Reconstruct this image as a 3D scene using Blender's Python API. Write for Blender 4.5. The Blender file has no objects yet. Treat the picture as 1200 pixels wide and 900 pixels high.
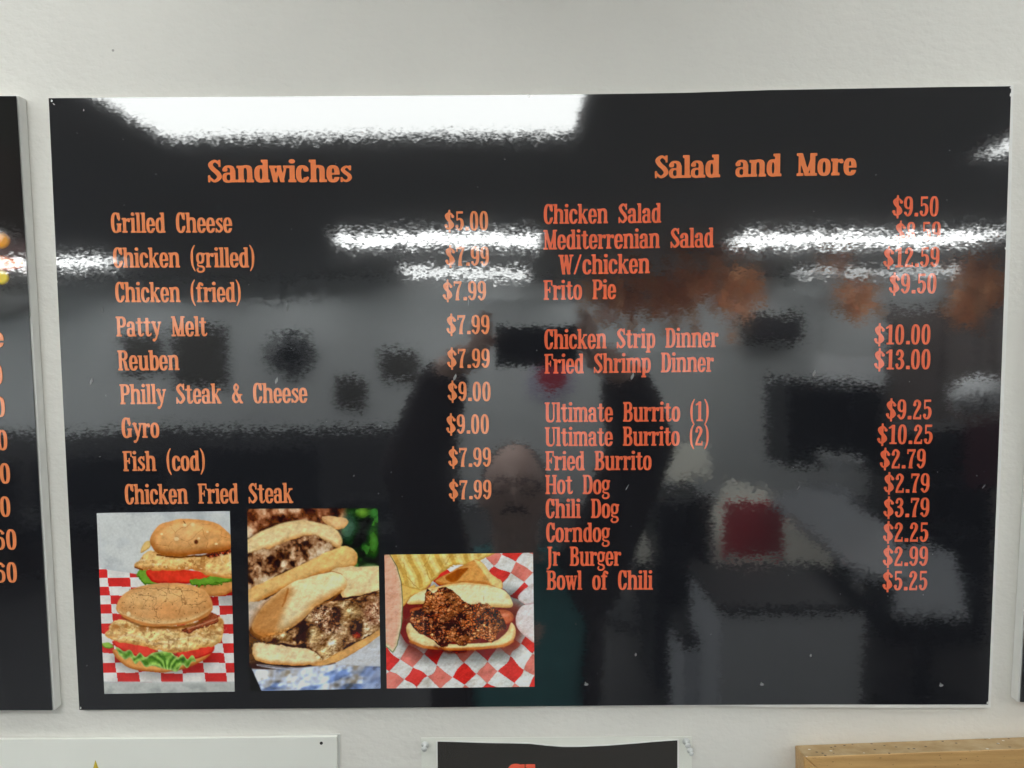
import bpy, bmesh, math, random
import numpy as np
from mathutils import Vector, Matrix
EXPO = 1.06
GL_FINE = (.011, .0, .021); GL_MID = (.007, .0, .012); GL_LOW = (.012, 0, .012)
GL_IOR = 2.12; GL_ROUGH = 0.056
WALLC = (.695, .680, .632); CEILC = (.62, .62, .61); LAMP = 3.6; LAMPB = 7.0; FILLW = 1.5
BLACKC = (.0108, .0114, .0145)
TXT_L = (.82, .255, .098); TXT_P = (.82, .255, .098); TXT_R = (.82, .150, .066); TXT_H = (.84, .225, .075)
PH_GAIN = 1.12; PH_OFF = .022

# ================================================================ camera, world, exposure
scn = bpy.context.scene
COL = scn.collection
CZ = 1.98                                              # height of the board's centre above the floor
CAM = np.array([-0.0116, -0.6912, 0.0702+CZ]); YAW, PIT, ROL, F = 0.0078, -0.0662, -0.0093, 832.0
_c, _s = math.cos(YAW), math.sin(YAW); _R1 = np.array([[_c, _s, 0], [-_s, _c, 0], [0, 0, 1]])
_c, _s = math.cos(PIT), math.sin(PIT); _R2 = np.array([[1, 0, 0], [0, _c, _s], [0, -_s, _c]])
M3 = _R2@_R1; _cr, _sr = math.cos(ROL), math.sin(ROL)
cam_d = bpy.data.cameras.new('camera'); cam = bpy.data.objects.new('camera', cam_d); COL.objects.link(cam)
_rt = M3.T@np.array([_cr, 0, _sr]); _up = M3.T@np.array([-_sr, 0, _cr]); _fw = M3.T@np.array([0, 1.0, 0])
cam.matrix_world = Matrix(((_rt[0], _up[0], -_fw[0], CAM[0]), (_rt[1], _up[1], -_fw[1], CAM[1]), (_rt[2], _up[2], -_fw[2], CAM[2]), (0, 0, 0, 1)))
cam_d.sensor_width = 36; cam_d.lens = F/1200*36; cam_d.clip_start = 0.02; cam_d.clip_end = 100
scn.camera = cam
world = bpy.data.worlds.new('World'); scn.world = world; world.use_nodes = True
world.node_tree.nodes['Background'].inputs[0].default_value = (.8, .85, .9, 1)
world.node_tree.nodes['Background'].inputs[1].default_value = 0.1
vs = scn.view_settings; vs.view_transform = 'Standard'; vs.look = 'None'; vs.exposure = EXPO; vs.gamma = 1; vs.use_curve_mapping = False
scn.render.engine = 'CYCLES'
try:
    scn.cycles.use_denoising = True; scn.cycles.denoiser = 'OPENIMAGEDENOISE'
except Exception: pass
scn.cycles.max_bounces = 8; scn.cycles.diffuse_bounces = 5; scn.cycles.glossy_bounces = 4; scn.cycles.transmission_bounces = 8
scn.cycles.caustics_reflective = False; scn.cycles.caustics_refractive = False
scn.cycles.sample_clamp_indirect = 6

def W(u, v, y=0.0):
    """place measured in the photograph (1200 x 900) -> point on the plane at depth y"""
    a, b = u-600.0, v-450.0
    uu, vv = _cr*a+_sr*b, -_sr*a+_cr*b
    d = M3.T@np.array([uu, F, -vv]); t = (y-CAM[1])/d[1]
    return CAM+d*t
def RM(u, v, Y):
    """a thing seen mirrored in the board at (u, v), Y metres from the lens along the mirrored path -> where it stands in the room"""
    p = W(u, v, CAM[1]+Y); return np.array([p[0], -p[1], p[2]])
def RZ(u, v, z):
    a, b = u-600.0, v-450.0
    uu, vv = _cr*a+_sr*b, -_sr*a+_cr*b
    d = M3.T@np.array([uu, F, -vv]); t = (z-CAM[2])/d[2]; p = CAM+d*t
    return np.array([p[0], -p[1], p[2]])

# ================================================================ helpers
def lin(c): 
    c = np.asarray(c, float)/255.0
    return np.where(c <= .04045, c/12.92, ((c+.055)/1.055)**2.4)
def tag(o, label=None, cat=None, group=None, kind=None):
    if label: o['label'] = label
    if cat: o['category'] = cat
    if group: o['group'] = group
    if kind: o['kind'] = kind
    return o
def empty(name, loc, label=None, cat=None, group=None):
    o = bpy.data.objects.new(name, None); COL.objects.link(o); o.location = loc; o.empty_display_size = .05
    return tag(o, label, cat, group)
def link(name, me, mat, parent=None):
    o = bpy.data.objects.new(name, me)
    if mat: me.materials.append(mat)
    COL.objects.link(o)
    if parent is not None:
        o.parent = parent; o.matrix_parent_inverse = Matrix.Translation(-Vector(parent.location)) if parent.parent is None else Matrix.Identity(4)
        if parent.parent is not None: o.matrix_parent_inverse = (Matrix.Translation(-Vector(parent.parent.location)))
        if parent.type == 'MESH' and parent.parent is None: o.matrix_parent_inverse = Matrix.Translation(-Vector(parent.location))
        if parent.parent is not None: o.matrix_parent_inverse = Matrix.Identity(4)
    return o
def meshobj(name, V, P, mat, parent=None, smooth=False):
    me = bpy.data.meshes.new(name); me.from_pydata([tuple(map(float, v)) for v in V], [], P)
    if smooth: me.polygons.foreach_set('use_smooth', [True]*len(me.polygons))
    me.update(); return link(name, me, mat, parent)
def bmobj(name, bm, mat, parent=None, smooth=False):
    bmesh.ops.recalc_face_normals(bm, faces=bm.faces)
    me = bpy.data.meshes.new(name); bm.to_mesh(me); bm.free()
    if smooth: me.polygons.foreach_set('use_smooth', [True]*len(me.polygons))
    return link(name, me, mat, parent)
def bbox(bm, lo, hi, bev=0.0):
    r = bmesh.ops.create_cube(bm, size=1.0)
    vs_ = r['verts']
    for v in vs_:
        v.co = Vector([(lo[k]+hi[k])/2+v.co[k]*(hi[k]-lo[k]) for k in range(3)])
    if bev > 0:
        es = list({e for v in vs_ for e in v.link_edges})
        bmesh.ops.bevel(bm, geom=es, offset=bev, segments=2, profile=.5, affect='EDGES')
def box(name, lo, hi, mat, parent=None, bev=0.0):
    bm = bmesh.new(); bbox(bm, lo, hi, bev); return bmobj(name, bm, mat, parent)
def prism(name, pts, y0, y1, mat, parent=None, bev=0.0):
    """outline of world points (x, z) given as 3-vectors, front at y0, back at y1"""
    n = len(pts); V = [(p[0], y0, p[2]) for p in pts]+[(p[0], y1, p[2]) for p in pts]
    P = [list(range(n)), list(range(2*n-1, n-1, -1))]+[[i, i+n, (i+1) % n+n, (i+1) % n] for i in range(n)]
    bm = bmesh.new(); vs_ = [bm.verts.new(v) for v in V]
    for p in P: bm.faces.new([vs_[i] for i in p])
    if bev: bmesh.ops.bevel(bm, geom=[e for e in bm.edges], offset=bev, segments=1, affect='EDGES')
    return bmobj(name, bm, mat, parent)
def tube(bm, pts, rad, seg=12, sx=1.0):
    P = [Vector(p) for p in pts]; rings = []
    if np.isscalar(rad): rad = [rad]*len(P)
    n0 = None
    for i, p in enumerate(P):
        d = (P[min(i+1, len(P)-1)]-P[max(i-1, 0)]).normalized()
        if n0 is None: n0 = d.orthogonal().normalized()
        n0 = (n0-d*n0.dot(d)).normalized(); b = d.cross(n0)
        rings.append([bm.verts.new(p+(n0*math.cos(a)+b*math.sin(a))*rad[i]) for a in [2*math.pi*k/seg for k in range(seg)]])
    for A, B in zip(rings[:-1], rings[1:]):
        for k in range(seg): bm.faces.new([A[k], A[(k+1) % seg], B[(k+1) % seg], B[k]])
    bm.faces.new(rings[0][::-1]); bm.faces.new(rings[-1])
def ball(bm, c, r, sc=(1, 1, 1), seg=16, rings=10):
    o = bmesh.ops.create_uvsphere(bm, u_segments=seg, v_segments=rings, radius=1.0)
    for v in o['verts']: v.co = Vector(c)+Vector([v.co[k]*r*sc[k] for k in range(3)])
    return o['verts']

# ---------------------------------------------------------------- materials
def new_mat(name):
    m = bpy.data.materials.new(name); m.use_nodes = True
    nt = m.node_tree; return m, nt, nt.nodes['Principled BSDF']
def N(nt, t, **kw):
    n = nt.nodes.new(t)
    for k, v in kw.items(): setattr(n, k, v)
    return n
def mth(nt, op, a, b=None):
    n = N(nt, 'ShaderNodeMath', operation=op)
    for i, q in enumerate((a, b)):
        if q is None: continue
        if isinstance(q, (int, float)): n.inputs[i].default_value = q
        else: nt.links.new(q, n.inputs[i])
    return n.outputs[0]
def vmth(nt, op, a, b):
    n = N(nt, 'ShaderNodeVectorMath', operation=op)
    for i, q in enumerate((a, b)):
        if isinstance(q, tuple): n.inputs[i].default_value = q
        else: nt.links.new(q, n.inputs[i])
    return n.outputs[0]
def noise(nt, vec, scale, detail=2, rough=.5):
    n = N(nt, 'ShaderNodeTexNoise'); n.inputs['Scale'].default_value = scale; n.inputs['Detail'].default_value = detail; n.inputs['Roughness'].default_value = rough
    if vec is not None: nt.links.new(vec, n.inputs['Vector'])
    return n
def simple(name, col, rough=.6, var=.08, scale=18, spec=.5, bump=0.0, bscale=200, metal=0.0):
    m, nt, b = new_mat(name)
    pos = N(nt, 'ShaderNodeNewGeometry').outputs['Position']
    n = noise(nt, pos, scale, 4, .6)
    r = N(nt, 'ShaderNodeMapRange'); r.inputs[1].default_value = .25; r.inputs[2].default_value = .75; r.inputs[3].default_value = 1-var; r.inputs[4].default_value = 1+var
    nt.links.new(n.outputs[0], r.inputs[0])
    mx = N(nt, 'ShaderNodeVectorMath', operation='SCALE'); mx.inputs[0].default_value = tuple(col); nt.links.new(r.outputs[0], mx.inputs['Scale'])
    nt.links.new(mx.outputs[0], b.inputs['Base Color'])
    b.inputs['Roughness'].default_value = rough; b.inputs['Metallic'].default_value = metal
    b.inputs['Specular IOR Level'].default_value = spec
    if bump > 0:
        n2 = noise(nt, pos, bscale, 3, .6); bp = N(nt, 'ShaderNodeBump'); bp.inputs['Strength'].default_value = 1; bp.inputs['Distance'].default_value = bump
        nt.links.new(n2.outputs[0], bp.inputs['Height']); nt.links.new(bp.outputs[0], b.inputs['Normal'])
    return m
def gloss_normal(nt, b):
    """the laminate over the print: fine ripples stretched sideways and a slow waviness"""
    g = N(nt, 'ShaderNodeNewGeometry')
    st = vmth(nt, 'MULTIPLY', g.outputs['Position'], (250.0, 250.0, 520.0))
    n1 = noise(nt, st, 1.0, 1.5, .55); a = vmth(nt, 'SUBTRACT', n1.outputs['Color'], (.5, .5, .5)); a = vmth(nt, 'MULTIPLY', a, GL_FINE)
    st2 = vmth(nt, 'MULTIPLY', g.outputs['Position'], (90.0, 90.0, 150.0))
    n2 = noise(nt, st2, 1.0, 1.0, .5); c = vmth(nt, 'SUBTRACT', n2.outputs['Color'], (.5, .5, .5)); c = vmth(nt, 'MULTIPLY', c, GL_MID)
    n3 = noise(nt, g.outputs['Position'], 5.0, 1.0, .5); e = vmth(nt, 'SUBTRACT', n3.outputs['Color'], (.5, .5, .5)); e = vmth(nt, 'MULTIPLY', e, GL_LOW)
    s = vmth(nt, 'ADD', a, c); s = vmth(nt, 'ADD', s, e); s = vmth(nt, 'ADD', s, g.outputs['Normal'])
    nn = N(nt, 'ShaderNodeVectorMath', operation='NORMALIZE'); nt.links.new(s, nn.inputs[0])
    nt.links.new(nn.outputs[0], b.inputs['Normal'])
    b.inputs['IOR'].default_value = GL_IOR; b.inputs['Roughness'].default_value = GL_ROUGH
    return g
def gloss_mat(name, col, col2=None, x0=0, x1=1, speck=True):
    m, nt, b = new_mat(name); g = gloss_normal(nt, b); pos = g.outputs['Position']
    if col2 is None: 
        base = N(nt, 'ShaderNodeRGB'); base.outputs[0].default_value = (*col, 1); bo = base.outputs[0]
    else:
        sp = N(nt, 'ShaderNodeSeparateXYZ'); nt.links.new(pos, sp.inputs[0])
        r = N(nt, 'ShaderNodeMapRange'); r.inputs[1].default_value = x0; r.inputs[2].default_value = x1; nt.links.new(sp.outputs[0], r.inputs[0])
        mx = N(nt, 'ShaderNodeMix', data_type='RGBA'); nt.links.new(r.outputs[0], mx.inputs[0]); mx.inputs[6].default_value = (*col, 1); mx.inputs[7].default_value = (*col2, 1); bo = mx.outputs[2]
    if speck:                                          # dust and print grain
        n = noise(nt, pos, 900, 2, .7); r = N(nt, 'ShaderNodeMapRange'); r.inputs[1].default_value = .3; r.inputs[2].default_value = .7; r.inputs[3].default_value = .8; r.inputs[4].default_value = 1.2
        nt.links.new(n.outputs[0], r.inputs[0])
        sc = N(nt, 'ShaderNodeVectorMath', operation='SCALE'); nt.links.new(bo, sc.inputs[0]); nt.links.new(r.outputs[0], sc.inputs['Scale']); bo = sc.outputs[0]
        n = N(nt, 'ShaderNodeTexVoronoi'); n.inputs['Scale'].default_value = 90; nt.links.new(pos, n.inputs['Vector'])
        lt = mth(nt, 'LESS_THAN', n.outputs['Distance'], .035)
        sep = N(nt, 'ShaderNodeSeparateXYZ'); nt.links.new(n.outputs['Color'], sep.inputs[0]); pick = mth(nt, 'GREATER_THAN', sep.outputs[0], .93); k = mth(nt, 'MULTIPLY', lt, pick); k = mth(nt, 'MULTIPLY', k, .35)
        mx = N(nt, 'ShaderNodeMix', data_type='RGBA'); nt.links.new(k, mx.inputs[0]); nt.links.new(bo, mx.inputs[6]); mx.inputs[7].default_value = (.45, .45, .45, 1); bo = mx.outputs[2]
    nt.links.new(bo, b.inputs['Base Color'])
    return m
# ---------------------------------------------------------------- lettering: a condensed slab face drawn as fields
class Face:
    """glyphs as signed fields on a grid; cap height 100, x-height 74"""
    def __init__(s, S=15.0, H=9.0, step=2.5):
        s.S, s.H = S, H
        xs = np.arange(-12, 112, step); ys = np.arange(-34, 122, step)
        s.xs, s.ys = xs, ys
        s.X, s.Y = np.meshgrid(xs, ys)
        s.cache = {}
    def R(s, x0, y0, x1, y1):
        cx, cy = (x0+x1)/2, (y0+y1)/2
        return np.maximum(np.abs(s.X-cx)-(x1-x0)/2, np.abs(s.Y-cy)-(y1-y0)/2)
    def E(s, cx, cy, rx, ry, n=2.4):
        return ((np.abs((s.X-cx)/rx)**n+np.abs((s.Y-cy)/ry)**n)**(1/n)-1)*min(rx, ry)
    def L(s, pts, ws, sm=True, cap=True):
        P = [np.array(p, float) for p in pts]
        if np.isscalar(ws): ws = [ws]*len(P)
        if sm and len(P) > 2:
            Q, W = [], []
            for i in range(len(P)-1):
                a, b, c, d = P[max(i-1, 0)], P[i], P[i+1], P[min(i+2, len(P)-1)]
                for k in range(6):
                    t = k/6
                    Q.append(.5*((2*b)+(-a+c)*t+(2*a-5*b+4*c-d)*t*t+(-a+3*b-3*c+d)*t**3)); W.append(ws[i]*(1-t)+ws[i+1]*t)
            Q.append(P[-1]); W.append(ws[-1])
        else: Q, W = P, list(ws)
        f = np.full(s.X.shape, 1e9)
        for a, b, wa, wb in zip(Q[:-1], Q[1:], W[:-1], W[1:]):
            d = b-a; l2 = max(d@d, 1e-9)
            t = ((s.X-a[0])*d[0]+(s.Y-a[1])*d[1])/l2
            tt = np.clip(t, 0, 1)
            f = np.minimum(f, np.hypot(s.X-a[0]-tt*d[0], s.Y-a[1]-tt*d[1])-(wa*(1-tt)+wb*tt)/2)
        return f
    def field(s, ch):
        R, E, L, S, H = s.R, s.E, s.L, s.S, s.H
        X, Y = s.X, s.Y
        U = lambda *a: np.minimum.reduce(a)
        I = lambda *a: np.maximum.reduce(a)
        D = lambda a, *b: np.maximum.reduce([a]+[-q for q in b])
        O = 4.5                                        # slab overhang
        A = 100.0; x = 74.0
        def ring(cx, cy, rx, ry, tx=None, ty=None, n=2.5):
            tx = S if tx is None else tx; ty = H+1 if ty is None else ty
            return D(E(cx, cy, rx, ry, n), E(cx, cy, max(rx-tx, 2), ry-ty, 2.2))
        def arch(x0, x1, xh, slab=True):               # right leg and shoulder between stems starting at x0 and ending at x1
            r = (x1-x0-S*.35)/2; cx = x1-r
            o = I(E(cx, xh-24, r, 25.5, 2.5), (xh-24)-Y)
            ic = (x0+S+x1-S)/2; ir = max((x1-S-x0-S)/2, 2.5)
            inn = E(ic, xh-28, ir, 17, 2.3)
            leg = R(x1-S, 0, x1, xh-22)
            return U(D(o, inn, R(ic-ir, -5, ic+ir, xh-28), I(R(x0-30, -5, x0+2, 200))), leg)
        def bot(x0, l=O, r=O): return R(x0-l, 0, x0+S+r, H)
        def top(x0, y, l=O+1): return R(x0-l, y-H, x0+S/2, y)
        g = None
        if ch == 'l': g = U(R(5, 0, 5+S, A), bot(5), top(5, A)); w = 25
        elif ch == 'i': g = U(R(5, 0, 5+S, x), bot(5), top(5, x), E(5+S/2, 92, S*.6, S*.6, 2)); w = 25
        elif ch == 'h': g = U(R(5, 0, 5+S, A), top(5, A), bot(5, O, 3), arch(5, 49, x+1), bot(34, 3)); w = 54
        elif ch == 'n': g = U(R(5, 0, 5+S, x), top(5, x), bot(5, O, 3), arch(5, 49, x+1), bot(49-S, 3)); w = 54
        elif ch == 'm': g = U(R(5, 0, 5+S, x), top(5, x), bot(5, O, 3), arch(5, 46, x+1), bot(46-S, 2.5, 2.5), arch(46-S, 87-S, x+1), bot(87-2*S, 3)); w = 92-S
        elif ch == 'r': g = U(R(5, 0, 5+S, x), top(5, x), bot(5, O, 6), L([(18, 50), (23, 64), (33, 67)], [5, 9, 11]), E(33, 61, 7, 9, 2.3)); w = 40
        elif ch == 'u': g = U(R(5, 18, 5+S, x), top(5, x), R(33, 0, 33+S, x), top(33, x, O), R(33, 0, 33+S+O, H),
                    I(D(E(23.5, 21, 18.5, 22.5, 2.5), E(26.5, 24, 6.5, 15, 2.2), R(20, 24, 33, 80)), Y-24)); w = 53
        elif ch == 'd': g = U(R(28, 0, 28+S, A), top(28, A, O+1), R(28, 0, 28+S+O, H), I(ring(22, 37, 21, 38.5), X-32)); w = 48
        elif ch == 'b': g = U(R(5, 0, 5+S, A), top(5, A), I(ring(27, 37, 21, 38.5), 16-X)); w = 49
        elif ch == 'p': g = U(R(5, -22, 5+S, x), top(5, x), R(0, -24, 5+S+O, -24+H), I(ring(27, 37, 21, 38.5), 16-X)); w = 49
        elif ch == 'o': g = ring(21.5, 37, 21.5, 38.5); w = 44
        elif ch == 'e': g = D(U(ring(21, 37, 21, 38.5), R(8, 33, 36, 41)), R(23, 23, 50, 33)); w = 43
        elif ch == 'c': g = U(D(ring(21, 37, 21, 38.5), R(24, 22, 50, 51)), R(39-S*.7, 47, 40, 62), L([(36, 24), (39, 18)], 5)); w = 42
        elif ch == 'a': g = U(R(25, 0, 25+S, 55), R(25, 0, 25+S+O+1, H), I(D(E(21, 51, 19, 24.5, 2.5), E(19, 49, 7, 16, 2.2), R(12, 20, 25, 49)), 48-Y), E(9, 56, 8.5, 9, 2.5),
                    I(D(E(18, 21, 17.5, 22.5, 2.5), E(20, 22, 6.5, 13, 2.2)), X-30)); w = 46
        elif ch == 's': g = U(L([(31, 58), (20, 69), (9, 56), (17, 42), (27, 31), (30, 17), (18, 4.5), (5, 16)], [6, 9.5, 13, 14.5, 14.5, 13, 9.5, 7]), R(28, 51, 35, x), R(1, 0, 8, 23)); w = 38
        elif ch == 't': g = U(R(9, 15, 9+S, 92), R(0, x-H, 33, x), L([(9+S/2, 16), (20, 5), (30, 7), (34, 15)], [S, 11, 9, 6])); g = D(g, I(R(0, 84, 20, 120), -(Y*.5-X*1.0-30)) if False else R(5, 92, 40, 130)); w = 37
        elif ch == 'f': g = U(R(7, 0, 7+S, 80), R(0, x-H, 31, x), bot(7, O, 6), L([(7+S/2, 78), (19, 93), (31, 90)], [S, 11, 10]), E(31, 87, 6, 7, 2.2)); w = 35
        elif ch == 'k': g = U(R(5, 0, 5+S, A), top(5, A), bot(5, O, 2), L([(17, 33), (37, 68)], 7, False), L([(24, 42), (40, 5)], S*.92, False), R(29, x-H, 49, x), R(29, 0, 51, H)); w = 52
        elif ch == 'y': g = U(L([(10, x-4), (26, 12)], S*.95, False), L([(41, x-4), (28, 14), (20, -12), (12, -19)], [8, 9, 9, 8], False), R(0, x-H, 22, x), R(31, x-H, 48, x), E(11, -18, 8, 7.5, 2.2)); w = 46
        elif ch == 'w': g = U(L([(9, x-4), (19, 3)], S*.85, False), L([(19, 3), (31, x-6)], 8, False), L([(30, x-4), (41, 3)], S*.85, False), L([(41, 3), (52, x-4)], 8, False), R(0, x-H, 22, x), R(24, x-H, 38, x), R(44, x-H, 60, x)); g = I(g, -Y, Y-x); w = 59
        elif ch == 'g': g = U(ring(20, 47, 19.5, 28, S*.85), R(30, x-H-4, 43, x-2), L([(11, 24), (7, 14), (14, 7), (30, 4), (36, -9), (28, -20), (12, -21), (5, -12), (9, -3)], [6, 8, 9.5, 11, 11, 9.5, 9.5, 9, 6])); w = 44
        elif ch == 'S': g = U(L([(38, 80), (24, 95), (10, 80), (17, 60), (31, 42), (37, 22), (21, 5), (6, 22)], [7, 11, 15, 17, 17.5, 15, 11, 7]), R(35, 68, 42, A), R(1, 0, 8, 32)); w = 46
        elif ch == 'G': g = U(D(ring(23.5, 50, 23.5, 51.5, S+1), R(26, 44, 60, 68)), R(35, 60, 42.5, A), R(27, 38, 50, 38+H), R(47-S-1, 4, 47, 44)); w = 52
        elif ch == 'C': g = U(D(ring(23, 50, 23, 51.5, S+1), R(26, 32, 60, 68)), R(35.5, 62, 43.5, A), L([(40, 33), (37, 20)], 6, False)); w = 46
        elif ch == 'P': g = U(R(5, 0, 5+S, A), bot(5, O, 6), R(0, A-H, 24, A), I(ring(26, 72.5, 23, 27.5, S, H), 16-X)); w = 50
        elif ch == 'R': g = U(R(5, 0, 5+S, A), bot(5, O, 3), R(0, A-H, 24, A), I(ring(26, 75, 22, 25, S, H), 16-X), L([(29, 50), (35, 38), (40, 8)], [10, S, S], False), R(34, 0, 54, H)); w = 54
        elif ch == 'B': g = U(R(5, 0, 5+S, A), R(0, 0, 24, H), R(0, A-H, 24, A), I(ring(25, 75, 21, 25, S-1, H), 16-X), I(ring(25, 27, 24, 27.5, S, H), 16-X)); w = 51
        elif ch == 'D': g = U(R(5, 0, 5+S, A), R(0, 0, 22, H), R(0, A-H, 22, A), I(ring(25, 50, 26, 50, S+1, H), 16-X)); w = 53
        elif ch == 'M': g = U(R(6, 0, 14, A), R(0, 0, 22, H), R(0, A-H, 20, A), R(60-S, 0, 60, A), R(60-S-6, 0, 66, H), R(55-S*.5, A-H, 66, A), L([(12, A-3), (33, 6)], S*.95, False), L([(53, A-2), (33, 6)], 8, False)); g = I(g, -Y, Y-A); w = 67
        elif ch == 'F': g = U(R(5, 0, 5+S, A), bot(5, O, 7), R(0, A-H, 44, A), R(37, 72, 44, A), R(15, 46, 33, 46+H), R(28, 36, 34, 66)); w = 45
        elif ch == 'U': g = U(R(6, 24, 6+S, A), R(0, A-H, 6+S+5, A), R(42, 24, 50, A), R(36, A-H, 56, A), I(D(E(28, 25, 22, 26.5, 2.5), E(31.5, 27, 10.5, 18, 2.2)), Y-25)); w = 57
        elif ch == 'H': g = U(R(5, 0, 5+S, A), bot(5), R(0, A-H, 10+S, A), R(40, 0, 40+S, A), bot(40), R(35, A-H, 45+S, A), R(10, 46, 50, 46+H)); w = 60
        elif ch == 'J': g = U(R(9, 4, 9+S, A), R(3, A-H, 14+S, A), L([(9+S/2, 8), (12, -10), (3, -15)], [S, 11, 9])); w = 31
        elif ch == 'W': g = U(L([(13, A-4), (24, 3)], S, False), L([(24, 3), (36, A-4)], 8, False), L([(36, A-4), (48, 3)], S, False), L([(48, 3), (60, A-4)], 8, False), R(0, A-H, 25, A), R(30, A-H, 42, A), R(50, A-H, 70, A)); g = I(g, -Y, Y-A); w = 69
        elif ch == '0': g = ring(20, 50, 19.5, 51.5, S-1.5, H+1, 2.6); w = 46
        elif ch == '1': g = U(R(14, 0, 14+S, A), R(5, 0, 38, H), L([(16, 92), (5, 84)], 9, False)); w = 42
        elif ch == '2': g = U(L([(8, 76), (12, 91), (22, 95), (31, 82), (28, 62), (15, 35), (7, 8)], [11, 10, 10, 14, 14, 12, 9]), E(9, 74, 7.5, 8, 2.2), R(3, 0, 39, H+3), R(33, 0, 39, 24)); w = 45
        elif ch == '3': g = U(L([(8, 78), (13, 93), (25, 93), (31, 77), (26, 59), (15, 53)], [10, 10, 12, 14, 12, 8]), L([(15, 53), (28, 48), (33, 28), (26, 8), (12, 6), (6, 22)], [8, 12, 15, 12, 10, 9]), E(8, 22, 7, 8, 2.2), E(9, 77, 6.5, 7, 2.2)); w = 45
        elif ch == '5': g = U(R(6, 52, 13, A), R(6, A-H-3, 37, A), L([(10, 54), (21, 61), (31, 52), (33, 30), (26, 8), (13, 6), (6, 21)], [7, 10, 13, 15, 12, 10, 9]), E(9, 21, 7, 8, 2.2)); w = 45
        elif ch == '6': g = U(ring(20.5, 31, 19.5, 32.5, S-2, H, 2.4), L([(8, 31), (8, 66), (14, 88), (24, 95), (33, 84)], [S-1, S-1, 13, 10, 9]), E(33, 82, 6.5, 7, 2.2)); w = 45
        elif ch == '8': g = U(ring(20.5, 27, 20, 28.5, S-2, H, 2.3), ring(20.5, 75, 18, 26, S-3, H, 2.3)); w = 45
        elif ch == '9': g = U(ring(20.5, 69, 19.5, 32.5, S-2, H, 2.4), L([(33, 69), (33, 34), (27, 12), (17, 5), (8, 16)], [S-1, S-1, 13, 10, 9]), E(8, 18, 6.5, 7, 2.2)); w = 45
        elif ch == '7': g = U(R(2, A-H-4, 39, A), R(2, 74, 8, A), L([(35, 92), (24, 60), (19, 30), (18, 7)], [8, 11, S-1, S], True), R(9, 0, 28, 8)); g = I(g, -Y, Y-A); w = 44
        elif ch == '.': g = R(3, 0, 3+S+2, S+3); w = 24
        elif ch == '$': g = U(L([(38, 72), (34, 84), (22, 90), (10, 78), (16, 60), (31, 42), (37, 24), (24, 9), (12, 11), (7, 24)], [11, 9, 10, 15, 16, 16, 15, 10, 10, 11]), E(39, 73, 7, 8), E(7, 25, 7, 8), R(19, -10, 28, 108)); w = 50
        elif ch == '(': g = L([(20, 110), (9, 85), (6, 50), (9, 10), (20, -17)], [5, 10, 13, 10, 5]); w = 26
        elif ch == ')': g = L([(5, 110), (16, 85), (19, 50), (16, 10), (5, -17)], [5, 10, 13, 10, 5]); w = 25
        elif ch == '/': g = L([(5, 0), (34, 100)], 8.5, False); g = I(g, -Y, Y-A); w = 42
        elif ch == '&': g = U(L([(42, 12), (20, 60), (14, 80), (22, 95), (32, 82), (26, 64), (11, 44), (7, 24), (18, 6), (34, 16), (43, 44)], [13, 13, 11, 9, 10, 9, 12, 14, 11, 9, 8]), R(34, 40, 52, 47), R(38, 0, 54, H)); w = 54
        return g, w
    def polys(s, ch):
        """filled outline of one glyph by marching squares: runs of full cells become one quad"""
        if ch in s.cache: return s.cache[ch]
        if ch == ' ': s.cache[ch] = ([], [], 50 if s.S < 17 else 48); return s.cache[ch]
        F, w = s.field(ch); xs, ys = s.xs, s.ys
        V, P, idx = [], [], {}
        def v(x, y):
            k = (round(float(x), 3), round(float(y), 3))
            if k not in idx: idx[k] = len(V); V.append(k)
            return idx[k]
        ins = F < 0
        for j in range(len(ys)-1):
            run = None
            for i in range(len(xs)-1):
                c = (ins[j, i], ins[j, i+1], ins[j+1, i+1], ins[j+1, i])
                full = all(c)
                if full:
                    if run is None: run = i
                if run is not None and (not full or i == len(xs)-2):
                    P.append([v(xs[run], ys[j]), v(xs[i], ys[j]), v(xs[i], ys[j+1]), v(xs[run], ys[j+1])]); run = None
                if full or not any(c): continue
                co = [(xs[i], ys[j], F[j, i]), (xs[i+1], ys[j], F[j, i+1]), (xs[i+1], ys[j+1], F[j+1, i+1]), (xs[i], ys[j+1], F[j+1, i])]
                q = []
                for k in range(4):
                    a, b = co[k], co[(k+1) % 4]
                    if a[2] < 0: q.append(v(a[0], a[1]))
                    if (a[2] < 0) != (b[2] < 0):
                        t = a[2]/(a[2]-b[2]); q.append(v(a[0]+t*(b[0]-a[0]), a[1]+t*(b[1]-a[1])))
                q2 = [q[n] for n in range(len(q)) if q[n] != q[n-1]]
                if len(q2) > 2: P.append(q2)
        s.cache[ch] = (V, P, w)
        return s.cache[ch]
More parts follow.
